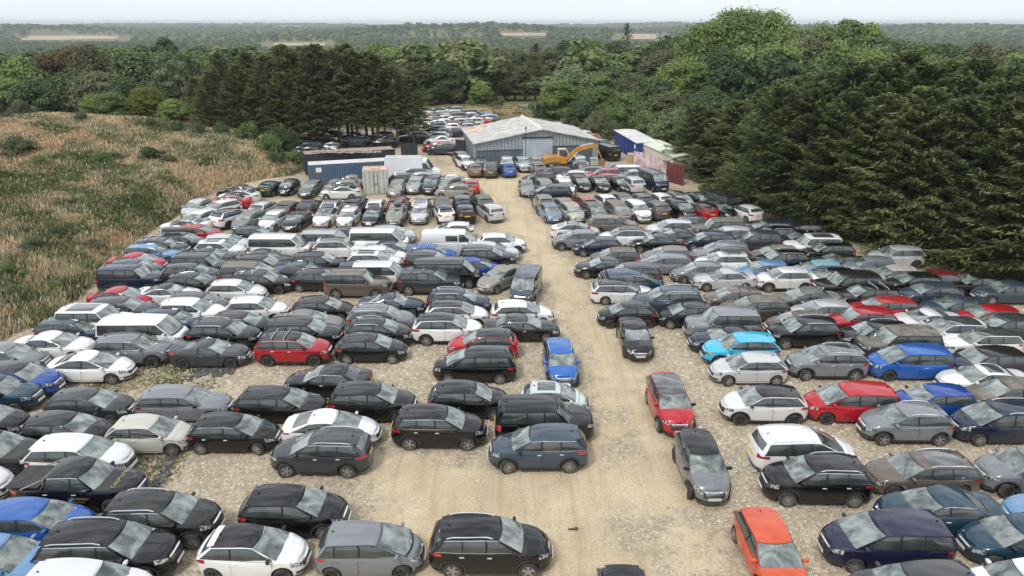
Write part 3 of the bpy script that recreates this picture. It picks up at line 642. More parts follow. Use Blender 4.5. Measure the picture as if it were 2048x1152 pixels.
    if p.get('clad'):
        for q,sd_ in enumerate((1,-1)):
            m=MB()
            def lo_(a):
                X=float(np.interp(a,c.A,c.P[:,0])); return c.zlow(X)+.002
            def hi_(a):
                X=float(np.interp(a,c.A,c.P[:,0])); z=c.gc+.10
                for xa in(p['xf'],p['xr']):
                    d=(c.Ra+.07)**2-(X-xa)**2
                    if d>0: z=max(z,p['R']+math.sqrt(d))
                return max(z,lo_(a)+.01)
            vs=[];fs=[]; A=[a for a in c.A if a>hwn*.7 and a<AT-hwn*.7]
            ex=[]
            for xa in(p['xf'],p['xr']):
                for k in range(-10,11): ex.append(c.a_x(xa+(c.Ra+.07)*math.sin(k/10*math.pi/2)))
            A=sorted(set(A+ex))
            for a in A:
                for z in(lo_(a),hi_(a)): vs.append(c.pt(a,z,sd_,.014))
            for i in range(len(A)-1):
                qd=(2*i,2*i+2,2*i+3,2*i+1); fs.append(qd if sd_<0 else qd[::-1])
            m.add(vs,fs); put('cladding',m,M_PL,key='clad%d'%q,smooth=False)
    # wheels: axle mid at hub height
    for st in range(3):
        t,d,r=wheel_meshes(p['R'],st)
        parts['rimmesh%d'%st]=r
        if st==0: parts['tyremesh']=(t,d)
    t,d=parts['tyremesh']; t.add(d.v,d.f)
    tm=t.build('wheel',M_TY,None,True,30); HID.append(tm)
    rims=[]
    for st in range(3):
        rm_=parts['rimmesh%d'%st].build('rim',M_AL,None,False); HID.append(rm_); rims.append(rm_)
    rb=rims[2].data.copy(); rb.materials.clear(); rb.materials.append(M_PL); 
    parts['tyre']=tm.data; parts['rims']=[r.data for r in rims]+[rb]
    # optional fittings
    for sd_ in(1,-1):
        m=MB(); pts=[]
        for u in np.linspace(.06,.90,9):
            q=c.cab(1+u,1,sd_); pts.append((q[0],q[1]*.95,q[2]+.055-(.045 if u in(.06,.90) else 0)))
        m.tube(pts,.022,6); put('roof_rail',m,M_CH,key='rail%d'%(sd_>0))
    for u in(.30,.68):
        m=MB(); l=c.cab(1+u,1,1); m.tube([(l[0],l[1]*1.0,l[2]+.10),(l[0],-l[1]*1.0,l[2]+.10)],.03,6)
        for sd_ in(1,-1): m.box((l[0],sd_*l[1]*.95,l[2]+.05),(.07,.05,.10))
        put('roof_bar',m,M_CH,key='bar%d'%(u>.5),smooth=False)
    m=MB(); z0=p['H']+.10; vs=[];fs=[]; bl=1.9; x0=(p['r1']+p['r2'])/2
    for i in range(13):
        u=-1+2*i/12; wz=(1-abs(u)**3.5)**.5
        for j in range(14):
            th=2*math.pi*j/14; vs.append((x0+u*bl/2,.10+.36*wz*math.copysign(abs(math.cos(th))**.55,math.cos(th)),z0+.20+.19*wz*math.copysign(abs(math.sin(th))**.6,math.sin(th))))
    for i in range(12):
        for j in range(14): fs.append((i*14+j,i*14+(j+1)%14,(i+1)*14+(j+1)%14,(i+1)*14+j))
    m.add(vs,fs); put('roof_box',m,PM,key='box')
    m=MB(); b0,b1=1.20,1.86; vs=[];fs=[]
    for i in range(9):
        for k in range(7): vs.append(c.roofpt(b0+(b1-b0)*i/8,.74-1.48*k/6,.006))
    for i in range(8):
        for k in range(6): fs.append((i*7+k,i*7+k+1,(i+1)*7+k+1,(i+1)*7+k))
    m.add(vs,fs); put('sunroof',m,M_RW,key='sun')
    m=MB(); q=c.roofpt(1.08,0); m.box((q[0],0,q[2]+.03),(.12,.02,.05),taper=(.35,.5)); put('antenna',m,M_PL,key='ant',smooth=False)
    for sd_ in(1,-1):
      m=MB(); m.tube([c.cab(2.98 if sd_>0 else 2.55,.045,sd_,.02),c.cab(2.35 if sd_>0 else 2.9,.10,sd_,.03)],.011,5)
      put('wiper',m,M_PL,key='wip%d'%(sd_>0))
    m=MB(); e=.16
    l=c.cab(.9,1,1)
    sv_=[];sf=[]
    for k in range(9):
        q=c.roofpt(.98,.88-1.76*k/8)
        for dx,dz in((.07,.012),(-.17,-.012),(-.17,-.04),(.07,-.03)): sv_.append((q[0]+dx+.05*(1-abs(.88-1.76*k/8)) *0,q[1],q[2]+dz))
    for k in range(8):
        for a_ in range(4): sf.append((k*4+a_,k*4+(a_+1)%4,k*4+4+(a_+1)%4,k*4+4+a_))
    m.add(sv_,sf); put('spoiler',m,PM,key='spoil')
    parts['root']=root; parts['car']=c
    root['k']=kind
    HID.extend([root]+list(root.children_recursive))
    return parts
COLS=dict(K=((.004,.004,.005),'black'),G=((.040,.043,.049),'dark grey'),M=((.20,.21,.225),'grey'),S=((.50,.51,.52),'silver'),W=((.78,.78,.77),'white'),B=((.02,.115,.42),'bright blue'),
 N=((.010,.018,.042),'navy blue'),D=((.042,.064,.088),'slate blue'),R=((.42,.012,.022),'red'),T=((.010,.045,.075),'dark teal'),C=((.05,.46,.68),'cyan'),O=((.60,.09,.035),'orange red'),
 Z=((.14,.115,.095),'bronze'),V=((.013,.014,.042),'dark purple'),E=((.58,.57,.50),'cream'),A=((.15,.30,.50),'pale blue'),U=((.010,.055,.27),'royal blue'),L=((.52,.60,.56),'mint white'),H=((.30,.29,.27),'beige grey'),Q=((.15,.005,.010),'dark red'),Y=((.012,.045,.035),'dark green'))
# x,y = roof middle in the photo (2048 px wide); heading: 0 right, 180 left, 270 towards camera, 90 away
# options: k black roof, g black glass roof, s sunroof, r silver rails, b roof bars, o roof box, d very dusty, c chrome, p panel van, x spoiler, v opaque dark rear
CARS='''
170 1060 suv_l K 0 rcw
476 1068 hatch3 W 0 kxf
708 1061 mpv_s M 0
945 1050 suv K 0 rcw
555 986 suv_s K 0
283 998 suv K 0 rc
35 1013 hatch B 0
142 930 pickup K 0 c
125 881 suv W 0
125 1143 suv W 0
-60 1088 suv A 0 n
-68 872 suv_l K 0 n
-120 932 hatch W 0
-65 815 hatch K 0
103 833 hatch K 0 w
275 839 hatch3 E 0 w
440 836 hatch K 0 cw
648 829 fast W 0
850 820 suv K 0 cw
1058 803 suv_b K 0 w
1106 861 suv D 180 c
668 869 suv G 180 rc
335 779 estate M 0
152 784 hatch G 0
-42 757 suv T 0
5 731 suv U 0 k
168 708 fast W 0 w
-8 691 hatch M 0
530 781 estate K 0
718 773 suv K 0
915 770 suv_s K 0
1092 771 city L 0 s
668 735 saloon K 180 c
975 700 mpv K 180
985 663 suv_s R 180 k
408 682 coupe G 0 f
563 669 suv R 0 kbc
722 671 hatch K 0
240 671 suv M 0 c
92 668 saloon W 0
122 638 estate D 0
165 614 suv_b W 0 s
265 636 van_m W 0
425 643 suv K 0 r
582 639 suv_l K 0
738 640 suv_s K 0 r
875 631 suv W 0 k
1033 633 saloon K 0 c
218 597 estate G 0
318 622 estate N 0
463 627 hatch K 0 c
603 624 saloon M 0 d
742 613 suv M 0 r
896 605 suv_s W 0 k
1027 604 hatch W 0
362 600 suv W 0
495 596 suv_s W 0
375 588 estate G 0
628 596 hatch K 0
775 590 coupe N 0 c
898 580 suv N 0 r
232 576 fast R 0
328 570 coupe W 0 k
455 562 hatch W 0
500 543 estate K 0 b
622 540 hatch K 0
693 541 suv_b Z 0
838 538 suv_l G 0 b
1008 533 saloon H 232 d
1056 540 van_s D 257 r
240 531 suv_b N 0
255 520 hatch D 0
265 507 fast R 0
288 489 estate A 0
307 476 suv G 0 b
345 466 estate G 0 o
383 450 hatch R 0
375 436 saloon W 180 g
440 469 hatch S 0
425 480 suv_s W 0 s
410 497 saloon K 0
383 508 suv_b K 0
367 527 suv G 0
370 547 hatch K 0
497 453 hatch N 0
545 470 van_m W 0
522 500 saloon G 0
505 511 suv K 0
480 526 mpv Z 0 d
620 506 suv K 0
597 524 saloon D 0
640 461 van_s S 0
685 454 saloon G 0
663 477 suv W 0 g
745 458 van_m W 0 w
772 452 hatch S 0
732 503 suv W 0 s
750 493 hatch W 0
775 482 saloon D 0
850 489 hatch B 0 b
845 503 suv G 0
888 461 van_m W 0 p
915 445 hatch W 180
990 468 suv_s W 0 f
955 493 suv_l K 0 r
965 485 estate S 0
878 519 van_m K 0 w
938 516 hatch U 0
746 525 van_s W 0 p
712 524 suv G 0
550 421 hatch W 262
597 422 saloon K 262
652 415 saloon W 268 g
699 415 hatch W 268
748 414 fast N 268
794 410 suv_s H 268 od
841 408 hatch S 270
889 411 suv_s W 105 kv
930 411 suv_s K 101
984 410 estate S 112
502 421 hatch M 256 d
452 419 suv W 66 k
403 420 hatch W 255
450 399 hatch W 236
396 398 hatch S 264
462 389 saloon R 184 g
481 378 fast W 180 g
480 370 saloon K 174
523 404 hatch S 78
572 403 hatch K 84 d
616 399 fast K 86
662 400 saloon W 86 g
707 396 suv_l G 87
751 400 hatch W 90
795 395 suv Q 88
841 396 saloon W 92 g
884 394 fast G 98 d
924 392 suv N 100
966 391 suv Y 106 d
918 368 hatch H 180 d
942 360 hatch R 98
795 360 hatch H 268 d
832 354 hatch S 266 d
867 351 suv N 262
902 353 hatch S 236 d
903 349 saloon W 0
846 344 hatch S 0
803 347 estate K 0 r
833 334 suv S 0 k
538 363 hatch Y 80
580 358 city K 262
624 361 hatch D 262 d
685 370 fast W 180 g
692 360 hatch H 180 d
702 350 saloon H 180 d
928 310 suv_s W 292
922 303 hatch H 292 d
961 313 hatch D 276
1014 313 suv_s W 270
1044 313 suv_s S 280
1073 312 hatch E 272 d
1103 310 suv K 278
1158 311 suv W 278
1164 325 city D 278
950 328 hatch Z 100 d
981 325 mpv Y 93 d
1016 328 hatch B 102
1077 326 hatch Z 102 d
1088 344 hatch N 180
1120 333 estate G 180
1152 341 hatch W 180
1053 359 fast H 272 d
1088 358 suv H 284 d
1127 357 suv W 280 d
1115 369 mpv N 180
1158 350 hatch K 284
1195 351 saloon K 286
1237 352 saloon K 286
1269 355 suv S 100
1216 336 suv R 184
1186 331 suv S 182 k
1255 330 suv_b W 182
1274 339 suv S 182
1217 347 hatch R 182
1303 340 van_m N 288
1232 326 hatch H 200 d
1098 406 hatch A 282 d
1142 406 hatch E 283 d
1186 405 hatch T 284 d
1232 402 suv Z 284 d
1272 401 suv W 283
1316 404 suv G 104 d
1356 398 suv K 288
1410 406 suv R 107 k
1437 402 saloon K 288
1498 411 hatch W 111
1088 391 suv H 97 dv
1128 396 saloon H 288 d
1173 394 hatch R 108
1212 390 hatch W 108
1246 387 hatch N 285 d
1285 388 hatch G 108
1322 387 hatch W 108
1355 383 hatch S 288 k
1400 384 saloon K 288
1450 385 van_m K 110
1145 444 fast W 0 g
1166 461 suv_s M 180
1212 431 suv_l Z 0
1262 455 suv W 180 k
1210 475 hatch N 180
1355 440 suv S 180
1362 458 saloon K 180
1322 469 saloon K 180
1387 433 hatch G 0
1455 437 suv_b K 180 d
1470 454 suv S 180
1436 464 estate N 180
1244 497 suv_s K 180 d
1348 494 hatch M 180 d
1219 516 saloon K 180 c
1345 509 estate M 180
1281 528 suv_l G 180
1248 542 mpv T 0 c
1226 563 estate W 0 k
1460 486 suv_l M 180 r
1462 505 suv W 180 o
1414 525 hatch M 180
1460 539 saloon S 180
1357 576 suv_l D 180 rc
1270 606 hatch3 K 180
1390 607 hatch3 K 180
1485 576 hatch Z 180 b
1269 645 saloon K 269 f
1471 619 suv_b M 180
1532 595 estate K 180 d
1470 655 saloon N 180
1506 671 suv C 180 w
1520 711 hatch S 180 w
1553 779 suv_s W 180 kf
1337 762 suv R 270 gnP
1400 880 suv_s M 270 kP
1119 688 suv_s B 273 r
1535 1046 hatch O 269 w
1580 865 mpv W 0 r
1668 922 suv K 180 rcw
1885 915 estate Z 180 sr
2100 906 suv M 180
2160 990 saloon A 180
1903 988 saloon T 180 c
1820 1040 mpv V 180 n
2080 1045 hatch T 180
1885 1146 estate G 180
2110 1140 suv W 180
1252 1172 suv_s K 269
1735 773 mpv R 180 f
1893 776 hatch U 180
1840 815 suv_s M 180 r
2040 811 mpv N 180 r
1985 735 saloon W 180 s
2045 763 hatch K 180 d
1680 695 suv M 180 rcs
1850 695 mpv B 180
2000 699 suv V 180 k
1826 658 suv_b K 180 d
1990 661 estate W 180 g
1632 638 suv K 180 r
1775 646 suv K 180 rk
1617 626 hatch K 180 d
1662 603 suv_s S 180
1624 578 saloon Y 180 d
1745 617 suv R 180
1790 596 estate R 180
1862 621 coupe W 180
1925 639 suv W 180 g
2030 632 hatch G 180
1998 613 hatch R 180
1925 595 saloon D 180
1880 567 hatch D 180
1756 571 suv K 180 b
2030 564 saloon D 180
1965 549 saloon K 180
1882 542 hatch Q 180
1718 546 suv_b K 180
1845 547 hatch K 180
1802 533 hatch S 180 d
1680 538 hatch W 180 k
1585 537 suv_s W 180
1650 523 hatch C 180 d
1543 523 hatch A 180
1755 515 suv_s M 180
1810 493 suv S 180
1690 507 saloon K 180
1580 501 suv K 180 r
1565 492 hatch G 180 d
1672 485 suv K 180
1645 470 suv_b W 180 s
1620 462 suv K 180 o
1528 462 suv G 180
1562 453 suv K 180 r
1556 440 mpv N 180
1604 447 suv K 180
838 263 suv_l N 180
826 253 saloon T 180
880 263 hatch W 180
883 271 saloon W 180
880 283 hatch R 180
893 285 suv G 180
856 249 estate K 180
876 251 suv K 180
887 256 hatch H 180 d
909 255 hatch T 180
1218 289 van_m K 112
1204 278 suv K 108
1185 267 hatch R 120
1166 260 suv W 130
1148 254 hatch W 140
1130 249 hatch H 150
1112 244 suv W 160
1092 240 hatch G 165
1064 237 saloon H 170
1040 235 hatch W 175
'''
BODYW={k:v['words'] for k,v in TYPES.items()}
protos={k:make_proto(k) for k in TYPES}
STAT={'n':0}
vehicles=[]
def roof_mid(kind):
    p=TYPES[kind]; return (p['r1']+p['r2'])/2+.02, p['H']
def spawn(x,y,z,kind,ck,head,opt,photo=None,idx=0):
    p=protos[kind]; root=empty({'van_m':'parked_van','van_s':'parked_van','pickup':'pickup_truck'}.get(kind,'parked_car'),(x,y,z),R(head))
    c=COLS[ck][0]; rnd=random.Random(idx*7+3); j=rnd.uniform(.88,1.12)
    dust=.80 if 'd' in opt else rnd.choice([.0,.01,.03,.07]) if y<70 else rnd.choice([.03,.08,.15])
    if ck=='W': dust*=.35
    colr=tuple(min(.85,q*j) for q in c)+(dust,)
    D=math.hypot(x,y); lod=0 if D<62 else (1 if D<88 else 2)
    def cp(key,parent=None,c4=None,name=None):
        o=p[key]; n=o.copy(); col.objects.link(n); n.parent=parent or root; n.color=c4 or colr; 
        if key=='body': n['label']=None; del n['label']
        return n
    cp('body'); blk=(.005,.005,.006,dust*.7)
    rf=cp('roof',c4=blk if ('k' in opt or 'g' in opt) else colr)
    if 'k' in opt: rf['label']='black roof'
    if 'g' in opt: rf['label']='black glass roof'; rf.data=glass_roof(kind)
    cp('underbody')
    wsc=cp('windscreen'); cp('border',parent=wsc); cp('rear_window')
    for k in p:
        if k=='windscreen': continue
        if k.startswith('win') and 'p' not in opt:
            cp(k)
        elif k.startswith('win') and k.endswith('0'): cp(k)
        if k.startswith('panwin') and 'p' in opt and 'q' not in opt: cp(k)
        if k.startswith('pan') and not k.startswith('panwin') and 'p' in opt: cp(k)
        if k.startswith(('hl','tl')): cp(k)
        if k.startswith('clad') and kind!='suv_b': cp(k)
        if k.startswith('mir') and lod<2: cp(k,c4=blk if ('k' in opt or rnd.random()<.15) else colr)
        if k.startswith('chrome') and ('c' in opt): cp(k)
    for o in p['trims']:
        n=o.copy(); col.objects.link(n); n.parent=root
    if lod==0:
        for o in p['gaps']:
            n=o.copy(); col.objects.link(n); n.parent=root
        for k in p:
            if k.startswith('door'):
                d=cp(k); h=cp('handle'+k[4:],parent=d)
                if 'c' in opt: h.color=(.7,.7,.7,0)
        cp('wip0'); cp('wip1')
    if 90>head>-1 or head<135 or head>225 or lod<2:
        cp('grille')
        if lod<2: cp('grille_bars'); cp('front_bumper_trim'); cp('rear_bumper_trim')
    if lod<2 or 200<head<340: fp=cp('front_plate')
    if lod<2 or 45<head<135: cp('rear_plate')
    if lod<2 and kind not in('van_m','pickup'): cp('ant')
    if 'r' in opt: cp('rail0'); cp('rail1')
    if 'b' in opt: cp('bar0'); cp('bar1')
    if 'o' in opt: cp('bar0'); cp('bar1'); cp('box',c4=(.10,.11,.12,.25))
    if 's' in opt: cp('sun')
    if (kind.startswith(('hatch','suv')) and kind!='suv_b') and lod<2: cp('spoil',c4=blk if 'k' in opt and 'x' not in opt else colr)
    cc=p['car'].p; st=3 if 'f' in opt else ([0,1,2][rnd.randrange(3)] if 'w' in opt or rnd.random()<.75 else 3)
    turn=rnd.choice([0,0,0,.25,-.3])
    for (xa,fr) in((cc['xf'],1),(cc['xr'],0)):
        for sd_ in(1,-1):
            wv=bpy.data.objects.new('wheel',p['tyre']); col.objects.link(wv); wv.parent=root
            wv.location=(xa,sd_*(cc['W']/2-.135),cc['R']); wv.rotation_euler=(0,0,(0 if sd_>0 else math.pi)+(turn if fr else 0))
            if lod<2:
                rr=bpy.data.objects.new('rim',p['rims'][st]); col.objects.link(rr); rr.parent=wv; rr.rotation_euler=(0,rnd.uniform(0,6),0)
    STAT['n']+=1
    vehicles.append(dict(root=root,kind=kind,ck=ck,head=head,opt=opt,px=photo,x=x,y=y,lod=lod))
    return root
_gr={}
def glass_roof(kind):
    if kind not in _gr:
        d=protos[kind]['roof'].data.copy(); d.materials.clear(); d.materials.append(M_RW); _gr[kind]=d
    return _gr[kind]
for i,line in enumerate(CARS.strip().split('\n')):
    f=line.split(); px,py,kind,ck,head=float(f[0]),float(f[1]),f[2],f[3],float(f[4]); opt=f[5] if len(f)>5 else ''
    xo,H=roof_mid(kind); gx0,gy0,gz0=at(px,py,H); a=R(head)
    x=gx0-math.cos(a)*xo; y=gy0-math.sin(a)*xo; z=float(yard(y))
    r=random.Random(i); head+=r.uniform(-1.5,1.5)
    spawn(x,y,z,kind,ck,head,opt,(px,py),i)
# ---------------------------------------------------------------- the packed cars far behind the warehouse and under the pines: one mass
def far_cars():
    r=random.Random(5); P=[];Fc=[];T=[]; off=0; sp=[]
    for y_,x0,x1 in ((215,838,935),(218,826,948),(221,818,960),(224,812,968),(227.5,808,985),(231,806,1000),(234.5,806,985),(238,806,965),(242,806,950),(246,860,945)):
        x=x0+r.uniform(0,14)
        while x<x1: sp.append((x,y_+r.uniform(-.8,.8),180+r.uniform(-12,12))); x+=r.uniform(26,34)
    for y_,x0,x1 in ((262,640,800),(268,560,790),(275,600,800),(286,600,660),(292,610,690)):
        x=x0+r.uniform(0,20)
        while x<x1: sp.append((x,y_+r.uniform(-1.5,1.5),180+r.uniform(-15,15))); x+=r.uniform(44,60)
    for px,py,hd in sp:
        if py>255: pass
        kind=r.choice(['hatch','hatch','saloon','suv','estate','suv_s','mpv']); ck=r.choice('KKGMSSSWWWWWDHTRAM' if py<255 else 'KKGMSWNDHTKG'); p=protos[kind]; x,y,z=at(px,py,1.4); z=float(yard(y)); a=R(hd); ca,sa=math.cos(a),math.sin(a)
        keys=[('body',COLS[ck][0]),('roof',COLS[ck][0]),('windscreen',(.25,.29,.28)),('rear_window',(.06,.07,.07)),('underbody',(.01,.01,.01))]+[(k,(.03,.035,.035)) for k in p if k.startswith('win')]
        for k,c in keys:
            me=p[k].data; co=np.empty(len(me.vertices)*3,np.float32); me.vertices.foreach_get('co',co); co=co.reshape(-1,3)
            q=np.stack([x+co[:,0]*ca-co[:,1]*sa,y+co[:,0]*sa+co[:,1]*ca,z+co[:,2]],1); P.append(q)
            for f in me.polygons: Fc.append(tuple(i+off for i in f.vertices)); T.append((*c,1))
            off+=len(q)
        for xa in(p['car'].p['xf'],p['car'].p['xr']):
            for s_ in(1,-1):
                m=MB(); m.tube([(xa,s_*.66,.32),(xa,s_*.86,.32)],.32,12); q=[(x+v[0]*ca-v[1]*sa,y+v[0]*sa+v[1]*ca,z+v[2]) for v in m.v]; P.append(np.array(q,np.float32))
                for f in m.f: Fc.append(tuple(i+off for i in f)); T.append((.03,.03,.03,1))
                off+=len(q)
    m=bpy.data.materials.new('far_car_paint'); m.use_nodes=True; t=m.node_tree; b=t.nodes['Principled BSDF']; a_=t.nodes.new('ShaderNodeAttribute'); a_.attribute_name='tint'; t.links.new(a_.outputs['Color'],b.inputs['Base Color']); b.inputs['Roughness'].default_value=.3; b.inputs['Coat Weight'].default_value=.6; b.inputs['Metallic'].default_value=.2
    V=np.concatenate(P); o=mesh_np('distant_parked_cars',V,Fc,m,attrs={'tint':('FACE',np.array(T))}); tag(o,kind='stuff')
far_cars()
# ================================================================ buildings, containers, fences, machine
M_CLAD=ribbed('grey_cladding',(.27,.295,.315),(.34,.36,.375),.45,0); M_CLAD2=ribbed('dark_ribbed_cladding',(.10,.12,.145),(.14,.16,.19),.35,0)
M_CLADY=ribbed('grey_side_cladding',(.20,.23,.25),(.25,.28,.30),.45,1)
M_ROOF=ribbed('fibre_cement_roof',(.60,.60,.57),(.42,.41,.37),.30,0,.9,grime=.9); M_ROOFR=mat('rusty_roof_edge',(.50,.30,.17),.9,noise=((.55,.50,.44),.8,.4,.6))
M_SHUT=mat('roller_shutter',(.36,.41,.46),.5,noise=((.42,.47,.51),1.2,.4,.6)); M_DARK=mat('dark_metal',(.03,.035,.04),.6)
def wall_pt(px,py,h):
    return at(px,py,h)
A_=wall_pt(950,288,3.05); B_=wall_pt(1197,280,3.05); C_=wall_pt(918,260,3.05)
gz=A_[2]-3.05
ux,uy=B_[0]-A_[0],B_[1]-A_[1]; wl=math.hypot(ux,uy); ang=math.atan2(uy,ux); dep=math.hypot(C_[0]-A_[0],C_[1]-A_[1])+1.5
wh=empty('warehouse',(A_[0],A_[1],gz),ang); tag(wh,'low grey corrugated warehouse with pale shallow roof and big shutter door','warehouse')
ap=1.55; e=3.05
m=MB(); m.prism([(0,-.6),(wl,-.6),(wl,e),(wl*.53,e+ap),(0,e)],0,.12); m.build('front_wall',M_CLAD,wh)
m=MB(); m.prism([(0,-.6),(wl,-.6),(wl,e),(wl*.53,e+ap),(0,e)],dep-.12,dep); m.build('back_wall',M_CLAD,wh)
for x in(0,wl-.12):
    m=MB(); m.box((x+.06,dep/2,e/2-.3),(.115,dep-.26,e+.58)); m.build('side_wall',M_CLADY,wh)
for s_,(x0,z0,x1,z1) in enumerate(((-.25,e-.02,wl*.53,e+ap+.05),(wl*.53,e+ap+.05,wl+.25,e-.02))):
    m=MB(); vs=[(x0,-.35,z0),(x1,-.35,z1),(x1,dep+.3,z1),(x0,dep+.3,z0)]; vs+=[(x,y,z+.09) for x,y,z in vs]
    m.add(vs,[(3,2,1,0),(4,5,6,7),(0,1,5,4),(1,2,6,5),(2,3,7,6),(3,0,4,7)]); rf=m.build('roof_slope',M_ROOF,wh)
    for k in range(6):
        m=MB(); y=.6+k*(dep-1.2)/5; t0=.12
        m.add([(x0+(x1-x0)*.04,y-.02,z0+(z1-z0)*.04+.10),(x0+(x1-x0)*.96,y-.02,z0+(z1-z0)*.96+.10),(x0+(x1-x0)*.96,y+.05,z0+(z1-z0)*.96+.12),(x0+(x1-x0)*.04,y+.05,z0+(z1-z0)*.04+.12)],[(0,1,2,3)]); m.build('sheet_lap',M_ROOF,rf)
m=MB(); m.tube([(wl*.53,-.36,e+ap+.16),(wl*.53,dep+.31,e+ap+.16)],.16,8); m.build('ridge_cap',mat('ridge_white',(.72,.72,.70),.8),wh)
m=MB(); z=lambda x:e+ (ap+.07)*x/(wl*.53)
m.add([(.1,dep*.55,z(.1)+.13),(2.2,dep*.55,z(2.2)+.13),(3.6,dep+.2,z(3.6)+.13),(.1,dep+.2,z(.1)+.13)],[(0,1,2,3)]); m.build('rust_patch',M_ROOFR,wh)
m=MB(); m.box((wl*.50,-.06,1.55),(3.9,.14,4.1)); sh=m.build('shutter_door',M_SHUT,wh)
m=MB(); m.box((wl*.50,-.11,3.66),(4.0,.26,.16)); m.build('shutter_box',M_DARK,sh)
for x0,x1,h in((.25,wl*.50-2.0,2.15),(wl*.50+2.05,wl-.9,2.45)):
    m=MB(); m.box(((x0+x1)/2,-.07,h/2-.2),(x1-x0,.14,h+.38)); m.build('lower_cladding',M_CLAD2,wh)
    m=MB(); m.box(((x0+x1)/2,-.09,h+.02),(x1-x0+.05,.20,.06)); m.build('drip_flashing',M_DARK,wh)
m=MB(); m.tube([(0-.06,-.12,e-.05),(0-.06,-.12,-.3)],.06,6); m.build('downpipe',M_SHUT,wh)
px_,py_,pz=at(1046,312,0); m=MB(); m.tube([(0,0,-.1),(0,0,5.0)],.045,6); m.box((0,0,5.0),(.22,.22,.24)); o=m.build('camera_pole',M_DARK); o.location=(A_[0]+ux*.40+uy*.02,A_[1]+uy*.40-.9,gz); tag(o,'thin dark pole with small box on top before the warehouse','pole')
def L2(px,py,h=0): return at(px,py,h)
def container(label,pa,pb,h,wd,m_side,m_top,name='shipping_container',group=None,doors=True,cat='container'):
    """pa,pb: the two lower front corners as picture points on the ground (left, right)"""
    a=L2(*pa); b=L2(*pb); ang=math.atan2(b[1]-a[1],b[0]-a[0]); ln=math.hypot(b[0]-a[0],b[1]-a[1])
    r=empty(name,(a[0],a[1],min(a[2],b[2])),ang); tag(r,label,cat,group)
    m=MB(); 
    m.box((ln/2,.03,h/2),(ln-.16,.05,h-.2)); m.box((ln/2,wd-.03,h/2),(ln-.16,.05,h-.2)); m.build('side_panel',m_side,r)
    for q,x in enumerate((.03,ln-.03)):
        m=MB(); m.box((x,wd/2,h/2),(.05,wd-.16,h-.2)); m.build('end_panel',m_side,r)
    m=MB()
    for x in(.06,ln-.06):
        for y in(.06,wd-.06): m.box((x,y,h/2),(.13,.13,h))
    for y in(.05,wd-.05):
        m.box((ln/2,y,h-.06),(ln-.27,.11,.12)); m.box((ln/2,y,.08),(ln-.27,.11,.14))
    for x in(.05,ln-.05): m.box((x,wd/2,h-.06),(.11,wd-.27,.12)); m.box((x,wd/2,.08),(.11,wd-.27,.14))
    m.build('corner_frame',m_side,r)
    m=MB(); m.box((ln/2,wd/2,h-.02),(ln-.20,wd-.20,.05)); m.build('roof',m_top,r)
    return r,ln,wd,h
M_BG=ribbed('blue_grey_container',(.10,.125,.17),(.12,.145,.185),.28,0); M_BK=ribbed('dark_container',(.028,.032,.045),(.045,.045,.055),.28,0)
M_BL=ribbed('bright_blue_container',(.022,.055,.27),(.03,.06,.24),.28,0); M_WR=mat('whitish_container_roof',(.62,.62,.63),.7,noise=((.5,.48,.46),.7,.4,.65))
M_RR=mat('rusty_container_roof',(.36,.20,.14),.9,noise=((.33,.28,.25),1.0,.35,.6)); M_GC=ribbed('pale_grey_container',(.50,.50,.46),(.40,.40,.36),.5,0)
M_OR=mat('orange_rust_roof',(.50,.22,.10),.9,noise=((.58,.50,.42),1.5,.4,.6)); M_CR=mat('cream_cabin',(.66,.64,.52),.7,noise=((.58,.55,.45),1,.4,.7)); M_WS=mat('white_sign',(.8,.8,.8),.5)
r,ln,wd,h=container('long blue grey shipping container behind the pale grey one, white edged roof',(620,375),(803,362),2.55,2.4,M_BG,M_WR)
m=MB(); m.box((1.15,-.02,1.95),(.62,.02,.52)); m.build('notice',M_WS,r); m=MB(); m.box((ln-2.9,-.02,1.9),(.75,.02,.2)); m.build('notice',M_WS,r)
m=MB(); m.box((ln*.39,-.005,h/2),(4.2,.05,h-.5)); m.build('blue_panel',ribbed('patched_blue',(.065,.125,.22),(.09,.13,.20),.28,0),r)
r2,ln2,_,_=container('long dark container with rusty flat roof piled with scrap, behind the blue grey one',(612,350),(792,336),2.5,2.6,M_BK,M_RR)
r3,ln3,wd3,h3=container('small pale grey container with orange rusted roof among the cars',(728,391),(778,389),2.75,2.5,M_GC,M_OR)
m=MB(); m.box((ln3/2,-.03,1.35),(ln3-.4,.05,2.3)); d=m.build('door',M_GC,r3)
m=MB()
for x in(ln3*.42,ln3*.58): m.tube([(x,-.08,.3),(x,-.08,2.5)],.025,6)
m.box((ln3*.5,-.10,1.25),(.4,.04,.07)); m.build('lock_bar',M_DARK,d)
# scrap lying on the dark container's roof
M_WD=mat('weathered_timber',(.30,.25,.20),.9,noise=((.45,.40,.34),3,.4,.6))
for k in range(7):
    m=MB(); L_=random.uniform(1.6,3.4); 
    for q in range(4): m.box((0,(q-1.5)*.3,0),(L_,.16,.05))
    for q in(-.4,.4): m.box((q*L_,0,-.06),(.1,1.1,.07))
    o=m.build('pallet',M_WD); a=r2.matrix_basis@Vector((2.5+k*ln2/8.0,1.3+random.uniform(-.25,.25),2.64)); a=Vector((r2.location.x+math.cos(r2.rotation_euler.z)*(1.8+k*(ln2-3)/7),r2.location.y+1.3+random.uniform(-.2,.2),r2.location.z+2.64)); o.location=a; o.rotation_euler=(0,0,random.uniform(-.5,.5))
    tag(o,'weathered timber pallet lying flat on the rusty container roof','pallet','pallets on the rusty container roof')
